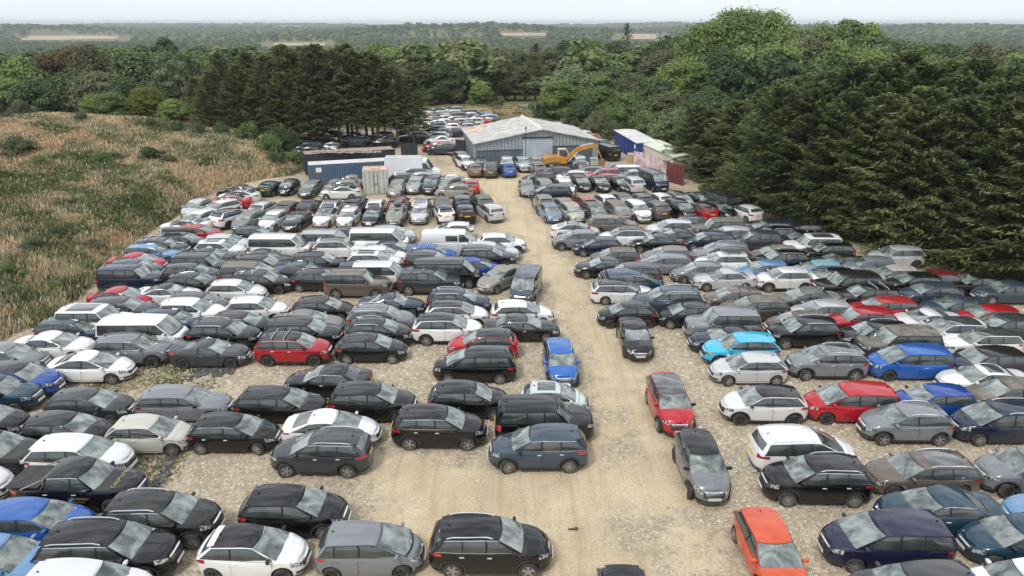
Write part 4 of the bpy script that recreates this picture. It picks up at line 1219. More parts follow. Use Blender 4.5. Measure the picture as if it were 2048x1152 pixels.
# blue containers and cream cabin on the right
r4,ln4,_,_=container('bright blue shipping container behind the cream cabin, pale roof',(1258,315),(1228,290),2.75,2.5,M_BL,M_WR)
r4.rotation_euler.z=math.atan2(L2(1228,290)[1]-L2(1258,318)[1],L2(1228,290)[0]-L2(1258,318)[0])
def box_building(name,label,cat,c0,c1,wd,h,side,top,slope=.25):
    """c0 near-left ground corner, c1 far-left; extends to the right by wd"""
    a=L2(*c0); b=L2(*c1); dx,dy=b[0]-a[0],b[1]-a[1]; ln=math.hypot(dx,dy); an=math.atan2(dy,dx)
    r=empty(name,(a[0],a[1],a[2]),an); tag(r,label,cat)
    for y in(-.03,-wd+.03):
        m=MB(); m.box((ln/2,y,h/2),(ln-.12,.06,h)); m.build('side_wall',side,r)
    for x in(.03,ln-.03):
        m=MB(); m.prism([(0,0),(-wd,0),(-wd,h),(-wd/2,h+slope),(0,h)],x-.03,x+.03,'x'); m.build('end_wall',side,r)
    for s_ in(0,1):
        y0,y1=(.15,-wd/2) if s_==0 else (-wd/2,-wd-.15); z0,z1=(h-.02,h+slope+.03) if s_==0 else (h+slope+.03,h-.02)
        m=MB(); vs=[(-.15,y0,z0),(ln+.15,y0,z0),(ln+.15,y1,z1),(-.15,y1,z1)]; vs+=[(x,y,z+.06) for x,y,z in vs]
        m.add(vs,[(0,1,2,3),(7,6,5,4),(0,4,5,1),(1,5,6,2),(2,6,7,3),(3,7,4,0)]); m.build('roof_slope',top,r)
    return r,ln
for o in list(r4.children_recursive)+[r4]: bpy.data.objects.remove(o,do_unlink=True)
M_BLs=ribbed('blue_container_side',(.018,.05,.27),(.025,.06,.22),.28,0)
rb,lb=box_building('shipping_container','bright royal blue shipping container with white roof beyond the cream cabin','container',(1272,324),(1228,293),3.0,2.5,M_BLs,M_WR,.05)
m=MB(); m.box((.9,.02,1.9),(.6,.04,.5)); m.box((1.0,.02,1.1),(.4,.04,.3)); m.build('notice',M_WS,rb)
m=MB()
for x in(2.2,4.2,6.2): m.box((x,.03,1.35),(.12,.06,2.5))
m.build('door_frame',M_BLs,rb)
rc,lc=box_building('site_cabin','cream portable cabin with pale green roof and small windows by the red fence','cabin',(1345,358),(1272,317),3.2,2.6,M_CR,mat('pale_cabin_roof',(.62,.64,.52),.8,noise=((.52,.54,.45),1,.4,.65)),.22)
for k in range(3):
    m=MB(); m.box((lc-1.0-k*.9,.035,1.75),(.36,.05,.75)); f=m.build('window',M_CR,rc); m=MB(); m.box((lc-1.0-k*.9,.065,1.75),(.26,.03,.62)); m.build('pane',M_WIN,f)
# fences
def sheet_fence(name,label,pts,h,m1,cat='fence',mposts=None,th=.04):
    P=[L2(*p) for p in pts]; r=empty(name,P[0]); tag(r,label,cat)
    for i in range(len(P)-1):
        a,b=Vector(P[i])-Vector(P[0]),Vector(P[i+1])-Vector(P[0]); n=max(1,int((b-a).length/.9))
        for k in range(n):
            p0=a+(b-a)*(k/n); p1=a+(b-a)*((k+1)/n); an=math.atan2(p1.y-p0.y,p1.x-p0.x); c=(p0+p1)/2
            hh=h*(1+random.uniform(-.03,.03)); m=MB(); m.box((c.x,c.y,c.z+hh/2),((p1-p0).length-.012,th,hh),an); m.build('sheet',m1,r)
    m=MB()
    for i in range(len(P)): q=Vector(P[i])-Vector(P[0]); m.box((q.x,q.y+.08,q.z+h/2),(.09,.09,h*1.02))
    m.build('posts' if len(P)!=1 else 'post',mposts or M_DARK,r)
    return r
M_FR=bpy.data.materials.new('faded_red_white'); M_FR=mat('faded_red_white_sheet',(.60,.54,.53),.7,noise=((.42,.20,.20),1.2,.42,.66))
M_DR=ribbed('dark_red_sheet',(.17,.035,.04),(.12,.03,.03),.3,0,.7)
sheet_fence('sheet_fence','faded red and white metal sheet fence in front of the cream cabin',[(1266,330),(1300,340),(1335,354)],1.9,M_FR)
sheet_fence('sheet_fence','dark red ribbed metal fence between blue minibus and conifers',[(1332,362),(1366,372)],2.3,M_DR)
sheet_fence('metal_gate','dark ribbed metal gate standing open by the pine trunks',[(803,311),(835,311)],1.75,M_BK,'gate')
sheet_fence('metal_gate','dark metal gate panel beside the left corner of the warehouse',[(912,312),(932,314)],2.3,M_BK,'gate')
m=MB(); m.box((0,0,.6),(.55,.04,.95)); m.tube([(-.2,.03,0),(-.2,.03,.3)],.03,5); m.tube([(.2,.03,0),(.2,.03,.3)],.03,5); o=m.build('notice_board',M_WS); q=L2(913,302); o.location=(q[0],q[1]-1.2,q[2]+.9); tag(o,'small blank white notice board by the warehouse corner gate','sign')
# traffic bollard, trailer, tank, crate
t=empty('traffic_cone',L2(892,309)); tag(t,'orange and white traffic cone beside the grey SUV near the warehouse','cone')
m=MB(); m.box((0,0,.03),(.42,.42,.06)); m.build('base',M_DARK,t); m=MB(); m.tube([(0,0,.06),(0,0,.95)],[.16,.05],10); m.build('cone',mat('cone_orange',(.62,.13,.05),.5),t); m=MB(); m.tube([(0,0,.42),(0,0,.66)],[.125,.10],10); m.build('band',M_WS,t)
t=empty('flat_trailer',L2(912,313),R(-35)); tag(t,'small rusty flat trailer by the warehouse corner','trailer')
m=MB(); m.box((0,0,.5),(2.2,1.2,.08)); m.tube([(1.1,.4,.48),(2.1,0,.45)],.03,5); m.tube([(1.1,-.4,.48),(2.1,0,.45)],.03,5); m.build('frame',mat('rusty_steel',(.22,.17,.12),.9),t)
for s_ in(1,-1):
    m=MB(); m.tube([(0,s_*.62,.28),(0,s_*.76,.28)],.28,14); m.build('wheel',M_TY,t)
t=empty('water_tank',L2(1187,333)); tag(t,'white plastic water tank standing between excavator bucket and warehouse','tank')
m=MB(); m.box((0,0,.62),(1.0,1.0,.95),taper=(.96,.96)); m.tube([(0,0,1.09),(0,0,1.17)],.14,10); m.build('tank',mat('tank_plastic',(.66,.66,.60),.5),t)
m=MB()
for z in(.2,.55,.9,1.08):
    for a_ in((1,0),(-1,0)): m.box((a_[0]*.52,0,z),(.03,1.06,.03)); m.box((0,a_[0]*.52,z),(1.01,.03,.03))
for x in(-.5,0,.5):
    for y in(-.535,.535): m.box((x,y,.62),(.03,.03,1.0))
m.box((0,0,.07),(1.1,1.1,.12)); m.build('cage',M_AL,t)
t=empty('timber_stack',L2(1263,326)); tag(t,'small stack of yellowish timber at the end of the blue container','timber')
m=MB()
for k in range(5): m.box((0,0,.12+k*.26),(1.3-.05*k,1.1,.2))
m.build('boards',mat('pale_timber',(.55,.42,.24),.8),t)
# dark drain/box van
def luton(px,py,label):
    x,y,z=L2(px,py); t=empty('box_van',(x,y,z),R(1)); tag(t,label,'van')
    wm=mat('van_white',(.74,.75,.76),.35,coat=.5,noise=((.66,.67,.67),.8,.4,.7))
    m=MB(); m.box((-1.0,0,1.62),(4.3,2.1,2.35),taper=(1,.96)); m.build('box_body',wm,t)
    m=MB(); m.prism([(1.16,.42),(3.25,.42),(3.3,1.0),(3.0,1.22),(2.35,1.45),(1.75,2.45),(1.16,2.62)],-.98,.98); m.build('cab',wm,t)
    m=MB(); m.add([(2.40,-.85,1.50),(2.40,.85,1.50),(1.80,.80,2.42),(1.80,-.80,2.42)],[(0,1,2,3)]); 
    for v in range(4): pass
    w_=m.build('windscreen',M_SCR,t); w_.location=(.03,0,.02)
    for s_ in(1,-1):
        m=MB(); m.add([(1.3,s_*.99,1.45),(2.2,s_*.99,1.45),(1.75,s_*.99,2.2),(1.3,s_*.99,2.2)],[(0,1,2,3)]); m.build('side_window',M_WIN,t)
        m=MB(); m.box((2.2,s_*1.15,1.6),(.1,.2,.3)); m.build('mirror',M_PL,t)
        m=MB(); m.box((3.18,s_*.78,.95),(.2,.34,.22)); m.build('headlight',M_HL,t)
        m=MB(); m.box((-3.16,s_*.9,.75),(.04,.14,.5)); m.build('tail_light',M_TL,t)
        for xa in(2.35,-1.9):
            wv=bpy.data.objects.new('wheel',protos['van_m']['tyre']); col.objects.link(wv); wv.parent=t; wv.location=(xa,s_*.86,.35); wv.rotation_euler=(0,0,0 if s_>0 else math.pi)
            rr=bpy.data.objects.new('rim',protos['van_m']['rims'][0]); col.objects.link(rr); rr.parent=wv
    m=MB(); m.box((0,0,.5),(6.3,1.5,.2)); m.build('chassis',M_DK,t)
luton(826,360,'large white box van parked at the end of the blue grey container')
# ---------------------------------------------------------------- excavator
ex=empty('excavator',L2(1117,339),0); tag(ex,'yellow tracked excavator with its arm reaching right in front of the warehouse','excavator')
EY=mat('excavator_yellow',(.56,.255,.03),.45,noise=((.40,.22,.06),2,.42,.7),coat=.3)
for s_ in(1,-1):
    m=MB(); pr=[]
    for k in range(12): a=math.pi/2+math.pi*k/11; pr.append((-1.35+.42*math.cos(a),.42+.42*math.sin(a)))
    for k in range(12): a=-math.pi/2+math.pi*k/11; pr.append((1.35+.42*math.cos(a),.42+.42*math.sin(a)))
    m.prism(pr,s_*1.05-.25,s_*1.05+.25); tr=m.build('track',mat('track_steel',(.06,.055,.05),.8),ex)
    m=MB()
    for k in range(5): m.tube([(-1.2+k*.6,s_*1.05-.28,.40),(-1.2+k*.6,s_*1.05+.28,.40)],.20,10)
    m.build('roller',M_DARK,tr)
m=MB(); m.box((0,0,.66),(1.6,1.6,.3)); m.tube([(0,0,.75),(0,0,.98)],.6,14); m.build('slew_base',M_DARK,ex)
m=MB(); m.prism([(-2.0,1.0),(.95,1.0),(.95,1.65),(.2,1.9),(-1.7,1.9),(-2.0,1.7)],-1.15,1.15); m.build('engine_body',EY,ex)
m=MB(); m.prism([(-2.12,1.0),(-1.9,1.0),(-1.9,1.78),(-2.12,1.6)],-1.0,1.0); m.build('counterweight',EY,ex)
m=MB(); m.prism([(0,1.66),(1.25,1.2),(1.45,2.0),(1.1,2.75),(0,2.8)],.30,1.14); cb=m.build('cab',mat('cab_cream',(.60,.55,.42),.6),ex)
m=MB(); m.prism([(.1,1.8),(1.18,1.6),(1.30,2.02),(1.02,2.62),(.1,2.66)],.285,.295); m.build('window',M_WIN,cb)
m=MB(); m.add([(1.41,.36,1.62),(1.41,1.08,1.62),(1.47,1.08,2.0),(1.47,.36,2.0)],[(0,1,2,3)]); m.add([(1.475,.36,2.02),(1.475,1.08,2.02),(1.14,1.08,2.70),(1.14,.36,2.70)],[(0,1,2,3)]); m.build('window',M_SCR,cb)
def arm(name,pts,w0,parent):
    m=MB(); 
    top=[(x,z+h) for x,z,h in pts]; bot=[(x,z-h) for x,z,h in pts][::-1]; m.prism(top+bot,-w0,w0); return m.build(name,EY,parent)
arm('boom',[(.9,1.3,.2),(1.9,2.25,.32),(2.8,2.85,.3),(4.0,3.1,.22),(4.9,3.15,.15)],.2,ex)
arm('stick',[(4.6,3.4,.12),(5.05,3.15,.26),(5.5,2.25,.18),(5.95,1.25,.12)],.15,ex)
m=MB(); m.tube([(1.2,-.32,1.1),(2.5,-.32,2.4)],.08,8); m.tube([(1.2,.32,1.1),(2.5,.32,2.4)],.08,8); m.tube([(2.9,0,3.2),(4.6,0,3.55)],.08,8); m.tube([(5.2,0,2.9),(5.75,0,1.8)],.07,8); m.build('hydraulic_ram',M_CH,ex)
m=MB(); m.prism([(5.75,1.25),(6.2,1.3),(6.35,.8),(6.1,.3),(5.6,.08),(5.3,.3),(5.55,.7)],-.45,.45); bk=m.build('bucket',mat('bucket_steel',(.26,.15,.06),.7),ex)
m=MB()
for k in range(5): m.box((5.28,-.4+k*.2,.28),(.22,.06,.07),ry=.5)
m.build('teeth',M_DARK,bk)
ex.rotation_euler.z=R(6); ex.scale=(.94,.94,.92)
# ---------------------------------------------------------------- far buildings and pylon on the skyline
fw=mat('far_shed',(.40,.44,.48),.7)
def far_box(px0,px1,pyt,pyb,D,label,name='distribution_shed',cat='building',mt=fw):
    x0=(px0-1024)/F_PX*D; x1=(px1-1024)/F_PX*D; th=math.atan
    zt=CAM_H-D*math.tan(PITCH+math.atan((pyt-576)/F_PX)); zb=CAM_H-D*math.tan(PITCH+math.atan((pyb-576)/F_PX))-8
    y=D*math.cos(0); m=MB(); m.box(((x0+x1)/2,y+30,(zt+zb)/2),((x1-x0),60,zt-zb)); n=int((x1-x0)/20)
    r=m.build('wall',mt); e_=empty(name,((x0+x1)/2,y,zb)); r.parent=e_; r.matrix_parent_inverse=Matrix.Translation(-e_.location); tag(e_,label,cat)
    m=MB(); m.box(((x0+x1)/2,y+30,zt+.4),((x1-x0)+1.5,61.5,.8)); q=m.build('roof',mat('far_roof',(.55,.58,.6),.6),e_); q.matrix_parent_inverse=Matrix.Translation(-e_.location)
far_box(572,626,51,60,4200,'large grey distribution shed on the far skyline, left one of two')
far_box(634,690,51.5,60,4600,'long low pale shed on the skyline right of the grey one',mt=mat('far_shed_pale',(.52,.54,.55),.7))
hb=mat('white_render',(.75,.74,.72),.6)
for i,(px0,px1,pyt,pyb,D,lb_) in enumerate([(311,327,60.5,64,2600,'white farm building among far trees left of the tall pylon'),(63,96,57,60,3300,'pale low buildings on the far left skyline'),(700,711,67,70,1900,'small white house among the woods beyond the dark pines'),(745,752,68,71,1900,'tiny pale house right of the small white house in the woods'),(1008,1016,63,68,2100,'tiny white house beside the stubble field beyond the warehouse')]):
    far_box(px0,px1,pyt,pyb,D,lb_,'far_house','house',hb)
D=3600; x=(354-1024)/F_PX*D; zt=CAM_H-D*math.tan(PITCH+math.atan((42-576)/F_PX)); m=MB()
for s_ in(-1,1):
    for q in(-1,1): m.tube([(s_*5,q*5,-20),(s_*.8,q*.8,zt)],.55,4)
for k,z_ in enumerate((zt-3,zt-10,zt-17)): m.box((0,0,z_),(13-2*abs(k-1),.7,.7))
o=m.build('pylon',mat('galvanised',(.35,.37,.39),.6)); o.location=(x,D,0); tag(o,'thin lattice pylon standing on the skyline at left','pylon')
# ---------------------------------------------------------------- weed membrane strips and litter
mm_=mat('weed_membrane',(.045,.048,.052),.45,noise=((.14,.135,.12),4,.4,.6),bump=.8,bscale=5)
def strip(pts,w0,label):
    P=[L2(*p) for p in pts]; V=[];F=[];n=10
    Q=[]
    for i in range(len(P)-1):
        for k in range(n): t=k/n; Q.append(tuple(P[i][j]*(1-t)+P[i+1][j]*t for j in range(3)))
    Q.append(P[-1])
    for i,q in enumerate(Q):
        a=Q[max(0,i-1)]; b=Q[min(len(Q)-1,i+1)]; dx,dy=b[0]-a[0],b[1]-a[1]; l=math.hypot(dx,dy) or 1
        ww=w0*(1+.5*math.sin(i*1.3)+.3*math.sin(i*2.9))
        for k in range(9):
            u=-1+2*k/8; V.append((q[0]-dy/l*u*ww+.03*math.sin(i*3+k),q[1]+dx/l*u*ww,q[2]+.03+.045*abs(math.sin(k*1.7+i*.35))+.02*math.sin(i*2+k)))
    for i in range(len(Q)-1):
        for k in range(8): F.append((i*9+k,i*9+k+1,i*9+k+10,i*9+k+9))
    o=mesh_np('plastic_sheet',V,F,mm_,smooth=True); tag(o,label,'plastic sheet')
strip([(352,900),(338,925),(330,950),(308,975)],.22,'crumpled black plastic sheet between the pickup and the gravel')
strip([(378,764),(392,742)],.10,'narrow torn edge of black sheet behind the dark grey coupe')
strip([(395,744),(470,742)],.55,'flat dark sheet lying beside the grey coupe')
strip([(548,590),(565,572)],.5,'dark ground sheet between white hatchback and gravel')
t=MB()
for k in range(40): a=random.random()*6.28; q=random.random()**.5; t.box((math.cos(a)*q*.9,math.sin(a)*q*.5,.03),(random.uniform(.03,.12),random.uniform(.03,.1),.03),random.random()*3,random.random(),random.random())
o=t.build('broken_glass',mat('glass_bits',(.7,.72,.74),.3)); q=L2(1478,935); o.location=q; tag(o,'scatter of pale broken bits beside the grey black-roofed SUV','debris',kind='stuff')
m=MB(); m.tube([(-.25,0,.06),(-.1,0,.07),(.1,.02,.07)],.05,8); m.tube([(.1,.02,.08),(.24,.03,.07)],.085,8); o=m.build('exhaust_part',mat('rusty_part',(.10,.07,.05),.8)); o.location=L2(1146,1060); o.scale=(.75,.75,.75); tag(o,'small dark metal car part lying on the open sand','car part')
m=MB(); m.box((0,0,.02),(.45,.3,.03),.4); o=m.build('blue_board',mat('blue_board',(.10,.16,.22),.6)); o.location=L2(1690,1010); tag(o,'small blue board on the stones by the black SUV rear wheel','board')
# ================================================================ vegetation
def unit(v): return v/np.maximum(np.linalg.norm(v,axis=-1,keepdims=True),1e-9)
def cards(c,nrm,s,asp=1.0,bend=0.0,dirv=None,r=rng):
    """one small leaf-clump quad per centre"""
    n=len(c); nrm=unit(nrm); a=dirv if dirv is not None else r.normal(size=(n,3)); a=unit(a-nrm*np.sum(a*nrm,1,keepdims=True)); b=np.cross(nrm,a)
    s=np.asarray(s).reshape(-1,1); h=s*.5; w=h*asp
    j=lambda:1+r.uniform(-.35,.35,(n,1))
    P=np.stack([c-a*h*j()-b*w*.35*j(),c+b*w*-1*j()+a*h*.1,c+a*h*1.1*j()+b*w*.1,c-a*h*.15+b*w*j()],1)
    return P.reshape(-1,3),np.arange(n*4).reshape(n,4)
LM={}
LM['mid']=leafmat('leaf_mid',[(0,(.055,.100,.026)),(.5,(.140,.200,.056)),(1,(.25,.31,.11))])
LM['dark']=leafmat('leaf_dark',[(0,(.036,.064,.024)),(.5,(.080,.120,.044)),(1,(.140,.185,.075))])
LM['light']=leafmat('leaf_light',[(0,(.095,.145,.032)),(.5,(.185,.250,.068)),(1,(.29,.36,.12))])
LM['olive']=leafmat('leaf_olive',[(0,(.070,.080,.035)),(.5,(.140,.150,.070)),(1,(.21,.215,.11))])
LM['rust']=leafmat('leaf_rust',[(0,(.065,.050,.022)),(.5,(.125,.085,.040)),(1,(.17,.13,.065))])
LM['yellow']=leafmat('leaf_yellow',[(0,(.065,.095,.015)),(.5,(.150,.180,.030)),(1,(.27,.23,.040))])
LM['silver']=leafmat('leaf_silver',[(0,(.10,.14,.06)),(.5,(.18,.23,.11)),(1,(.28,.33,.18))])
LM['cyp']=leafmat('leaf_cypress',[(0,(.040,.053,.020)),(.35,(.104,.134,.050)),(.7,(.175,.212,.082)),(1,(.24,.275,.115))],.7,.25)
LM['pine']=leafmat('leaf_pine',[(0,(.044,.052,.024)),(.4,(.118,.135,.056)),(.8,(.21,.23,.092)),(1,(.29,.31,.13))],.7,.25)
BARK=mat('bark',(.10,.075,.055),.9,noise=((.20,.16,.12),3,.35,.65)); BARKP=mat('pale_bark',(.36,.33,.27),.9,noise=((.22,.19,.15),4,.4,.65)); BARKT=mat('tan_bark',(.22,.165,.115),.9,noise=((.12,.09,.065),3,.35,.65))
def crown_broad(seed,H=10,Wd=8,nl=34,nc=420,s=.42,low=.18,top=1.0,flat=.8):
    r=np.random.default_rng(seed); C=[];N=[];Vv=[]
    for i in range(nl):
        u=r.random(); z=low+(top-low)*u**.8; env=math.sin(math.pi*min(1,max(.06,(z-low+.12)/(top-low+.16)))**.85)**.6
        a=r.random()*6.283; rr=Wd/2*env*math.sqrt(r.random())*.86; c=np.array([rr*math.cos(a),rr*math.sin(a),z*H*.90])
        R_=Wd*r.choice([.07,.10,.14,.19])*r.uniform(.8,1.2)*(.65+.45*env); d=unit(r.normal(size=(nc,3))); d[:,2]=np.abs(d[:,2])*.9-.30*r.random(nc); d=unit(d)
        k=R_*(1+r.normal(0,.2,nc)); p=c+d*k[:,None]*np.array([1,1,flat]); p+=r.normal(0,.10,(nc,3))
        C.append(p); N.append(d+np.array([0,0,.45])+r.normal(0,.45,(nc,3))); Vv.append(np.clip(.48+r.normal(0,.13)+r.normal(0,.16,nc),0,1))
    c=np.concatenate(C); V,F=cards(c,np.concatenate(N),s*r.uniform(.6,1.35,len(c)),.8,r=r)
    return V,F,np.concatenate(Vv)
def limbs(seed,H,Wd,zt=.55,n=7,r0=.28,lean=0):
    r=random.Random(seed); m=MB(); pts=[(lean*k*H*.1,0,H*zt*k/4) for k in range(5)]; m.tube(pts,[r0*(1-.13*k) for k in range(5)],9)
    for i in range(n):
        a=6.283*i/n+r.random()*.6; z0=H*(.22+.30*r.random()); L=Wd*.42*r.uniform(.7,1); zt2=z0+H*r.uniform(.22,.38)
        b=(lean*z0*.4,0,z0); m.tube([b,(b[0]+math.cos(a)*L*.45,math.sin(a)*L*.45,(z0+zt2)/2-.02*H),(b[0]+math.cos(a)*L,math.sin(a)*L,zt2)],[r0*.45,r0*.28,r0*.10],6)
    return m
def crown_cypress(seed,H=14,Rr=4.4,nb=210,nbl=52,z0=.04,wob=.35,bl=.72,up=.38,top=.55):
    r=np.random.default_rng(seed); C=[];D=[];N=[];Vv=[];S=[]
    for i in range(nb):
        u=(i+r.random())/nb; z=H*(z0+(1-z0)*u**.92); prof=(1-u**1.7)**.75*(.55+.45*min(1,(u-0)/.10+.55))+.10
        L=Rr*prof*(1+r.normal(0,wob*.45)); a=i*2.39996+r.normal(0,.25); rise=up*(.2+u*1.2)
        dirh=np.array([math.cos(a),math.sin(a),0]); tv=.50+r.normal(0,.19)
        t=.25+.75*r.random(nbl)**.7; off=r.normal(0,.16,nbl)*L*t*.9
        side=np.array([-math.sin(a),math.cos(a),0])
        p=dirh*(L*t)[:,None]+side*off[:,None]; zz=z+L*(-.12*t+rise*t**2.2)-np.abs(off)*.35+r.normal(0,.07,nbl); p[:,2]=zz
        dv=dirh*1.0+side*(off/(L+.1)*2.2+r.normal(0,.35,nbl))[:,None]; dv[:,2]=-.20+rise*1.0*t+r.normal(0,.16,nbl)
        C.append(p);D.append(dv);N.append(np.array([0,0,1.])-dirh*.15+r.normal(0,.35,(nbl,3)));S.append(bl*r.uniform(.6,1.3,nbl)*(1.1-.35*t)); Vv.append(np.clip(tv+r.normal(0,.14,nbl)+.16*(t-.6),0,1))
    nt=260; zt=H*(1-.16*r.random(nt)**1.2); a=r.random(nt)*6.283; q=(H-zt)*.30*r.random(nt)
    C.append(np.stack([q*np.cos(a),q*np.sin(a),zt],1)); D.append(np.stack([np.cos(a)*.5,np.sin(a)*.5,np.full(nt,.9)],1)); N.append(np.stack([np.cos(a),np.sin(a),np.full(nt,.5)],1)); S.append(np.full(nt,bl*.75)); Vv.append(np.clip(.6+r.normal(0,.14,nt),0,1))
    c=np.concatenate(C); V,F=cards(c,np.concatenate(N),np.concatenate(S),.20,dirv=np.concatenate(D),r=r)
    return V,F,np.concatenate(Vv)
def make_tree(name,crown,cm,trunk=None,bm=BARK):
    r=empty('proto_'+name); V,F,v=crown; c=mesh_np('crown',V,F,cm,r,attrs={'v':('FACE',v)}); r['dim']=float(np.abs(V[:,0]).max()*.92*2)
    parts=[c]
    if trunk: parts.append(trunk.build('trunk',bm,r,True))
    HID.extend([r]+parts); return dict(root=r,parts=parts,H=float(V[:,2].max()),W=float(np.percentile(np.hypot(V[:,0],V[:,1]),97)*2))
TP={}
for k in range(3): TP['broad%d'%k]=make_tree('broad',crown_broad(100+k,10,8.5,nl=72+8*k,nc=200,s=.36),LM['mid'],limbs(k,10,8,.5))
TP['tall']=make_tree('tall',crown_broad(120,14,6.5,nl=80,nc=170,s=.36,low=.12),LM['light'],limbs(9,14,5,.6))
TP['birch']=make_tree('birch',crown_broad(125,14,6.8,nl=70,nc=140,s=.28,low=.30),LM['silver'],limbs(12,14,6,.62,n=9,r0=.20,lean=.25),BARKP)
TP['big']=make_tree('big',crown_broad(130,18,15,nl=190,nc=180,s=.42,low=.10),LM['mid'],limbs(13,18,14,.5,n=10,r0=.5))
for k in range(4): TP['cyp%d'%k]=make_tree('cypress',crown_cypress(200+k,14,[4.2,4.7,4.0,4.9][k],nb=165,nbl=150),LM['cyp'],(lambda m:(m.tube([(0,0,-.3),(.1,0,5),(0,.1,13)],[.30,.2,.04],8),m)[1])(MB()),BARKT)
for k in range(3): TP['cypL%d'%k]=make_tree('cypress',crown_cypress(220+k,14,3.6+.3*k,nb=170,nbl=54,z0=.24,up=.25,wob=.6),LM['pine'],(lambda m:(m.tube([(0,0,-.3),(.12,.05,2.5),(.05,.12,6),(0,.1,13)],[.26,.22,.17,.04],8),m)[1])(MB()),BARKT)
for k in range(2): TP['pine%d'%k]=make_tree('pine',crown_broad(240+k,14,7.5,nl=30,nc=330,s=.36,low=.38,flat=.5),LM['pine'],limbs(30+k,14,6.5,.86,n=9,r0=.26),BARKT)
TP['spruce']=make_tree('spruce',crown_cypress(260,18,3.0,nb=120,nbl=34,z0=.15,up=.05,wob=.8),LM['dark'],(lambda m:(m.tube([(0,0,-.3),(0,0,18)],[.3,.03],7),m)[1])(MB()),BARK)
for k in range(3): TP['bush%d'%k]=make_tree('bush',crown_broad(300+k,3,5.2,nl=20,nc=330,s=.21,low=.02,flat=.75),LM['olive'],limbs(40+k,2.2,3,.5,n=5,r0=.07))
TREES=[]
def put_tree(px,ytop,D,kind,tone=None,w=None,name='broadleaf_tree',cat='tree',zone='back',H=None):
    v=(ytop-576)/F_PX; x=(px-1024)/F_PX*D/(CPH-v*SPH); g=tz(x,D)
    Ht=H if H else CAM_H-D*(SPH+v*CPH)/(CPH-v*SPH)-g
    p=TP[kind]; sz=Ht/p['H']; sx=(min(w,Ht*1.12)/p['W']) if w else sz*random.uniform(.92,1.1)
    r=p['root'].copy(); r.name=name; col.objects.link(r); del r['dim']; r.location=(x,D,g-.1); r.rotation_euler=(0,0,random.random()*6.28); r.scale=(sx,sx,sz)
    for c in p['parts']:
        q=c.copy(); q.name=c.name.split('.')[0]; col.objects.link(q); q.parent=r
        if q.name.startswith('crown') and tone: q.material_slots[0].link='OBJECT'; q.material_slots[0].material=LM[tone]
    TREES.append(dict(root=r,px=px,ytop=ytop,D=D,kind=kind,tone=tone,zone=zone,name=name,cat=cat)); r['category']=cat
    return r
# conifer belt on the right: front row along the edge of the parked cars, then rows behind it
def belt(px,py,back,ytop,k,side=0):
    x,y,z=at(px,py); d=math.hypot(x,y); x+=back*.75; y+=back*.66
    v=(ytop-576)/F_PX; g=tz(x,y); u=0
    # keep where it stands; height from the skyline it reaches in the photo
    fw_=y; H=CAM_H-fw_*(SPH+v*CPH)/(CPH-v*SPH)-g
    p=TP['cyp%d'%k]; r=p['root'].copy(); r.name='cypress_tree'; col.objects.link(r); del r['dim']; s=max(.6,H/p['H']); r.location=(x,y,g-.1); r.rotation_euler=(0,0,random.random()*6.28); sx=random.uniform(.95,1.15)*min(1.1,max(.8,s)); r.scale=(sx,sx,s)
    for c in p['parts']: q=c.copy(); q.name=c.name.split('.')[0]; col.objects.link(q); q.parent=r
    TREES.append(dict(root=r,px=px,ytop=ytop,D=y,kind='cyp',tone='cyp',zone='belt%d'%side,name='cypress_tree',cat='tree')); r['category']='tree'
front=[(1392,352,205),(1428,372,170),(1470,392,150),(1520,412,135),(1580,430,125),(1645,446,120),(1712,462,120),(1782,478,135),(1852,494,140),(1922,512,130),(1992,530,125),(2064,550,120),(2140,572,120),(2225,598,115)]
front=[(a,b+(20 if i>4 else 11 if i>2 else 2),c) for i,(a,b,c) in enumerate(front)]; belt(1374,352,.8,222,2,0)
for i,(a,b,c) in enumerate(front): belt(a,b,3.0 if i<3 else 1.6,c+38+random.uniform(-12,25),i%4,0)
for i,(a,b,c) in enumerate(front): belt(a+20,b,7,c+6+random.uniform(-14,16),(i+1)%4,1)
for i,(a,b,c) in enumerate(front): belt(a+5,b,12,c-10+random.uniform(-16,16),(i+2)%4,2)
for i,(a,b,c) in enumerate(front[4:]): belt(a,b,21,c-14+random.uniform(-10,18),(i+3)%4,3)
# pine clump on the left with bare lower trunks
cl=[(385,150,112),(415,135,108),(445,128,113),(470,122,107),(500,112,112),(525,100,108),(550,92,113),(575,88,109),(600,92,115),(618,95,107),(640,100,112),(662,92,108),(680,90,113),(700,98,109),(722,100,113),(745,105,108),(762,112,113),(785,118,109),(806,135,113),(822,150,110),(432,105,109),(488,98,112),(562,84,110),(628,86,110),(690,84,112),(735,92,112)]
for i,(a,b,D) in enumerate(cl): put_tree(a,b+random.uniform(-4,8),D-3,'cypL%d'%(i%3),'pine',name='cypress_tree',zone='clump')
for i,(a,b,D) in enumerate([(400,175,103),(455,165,104),(508,150,104),(560,140,104),(612,140,104)]): put_tree(a,b,D-1,'cyp%d'%(i%4),'pine',name='cypress_tree',zone='clump')
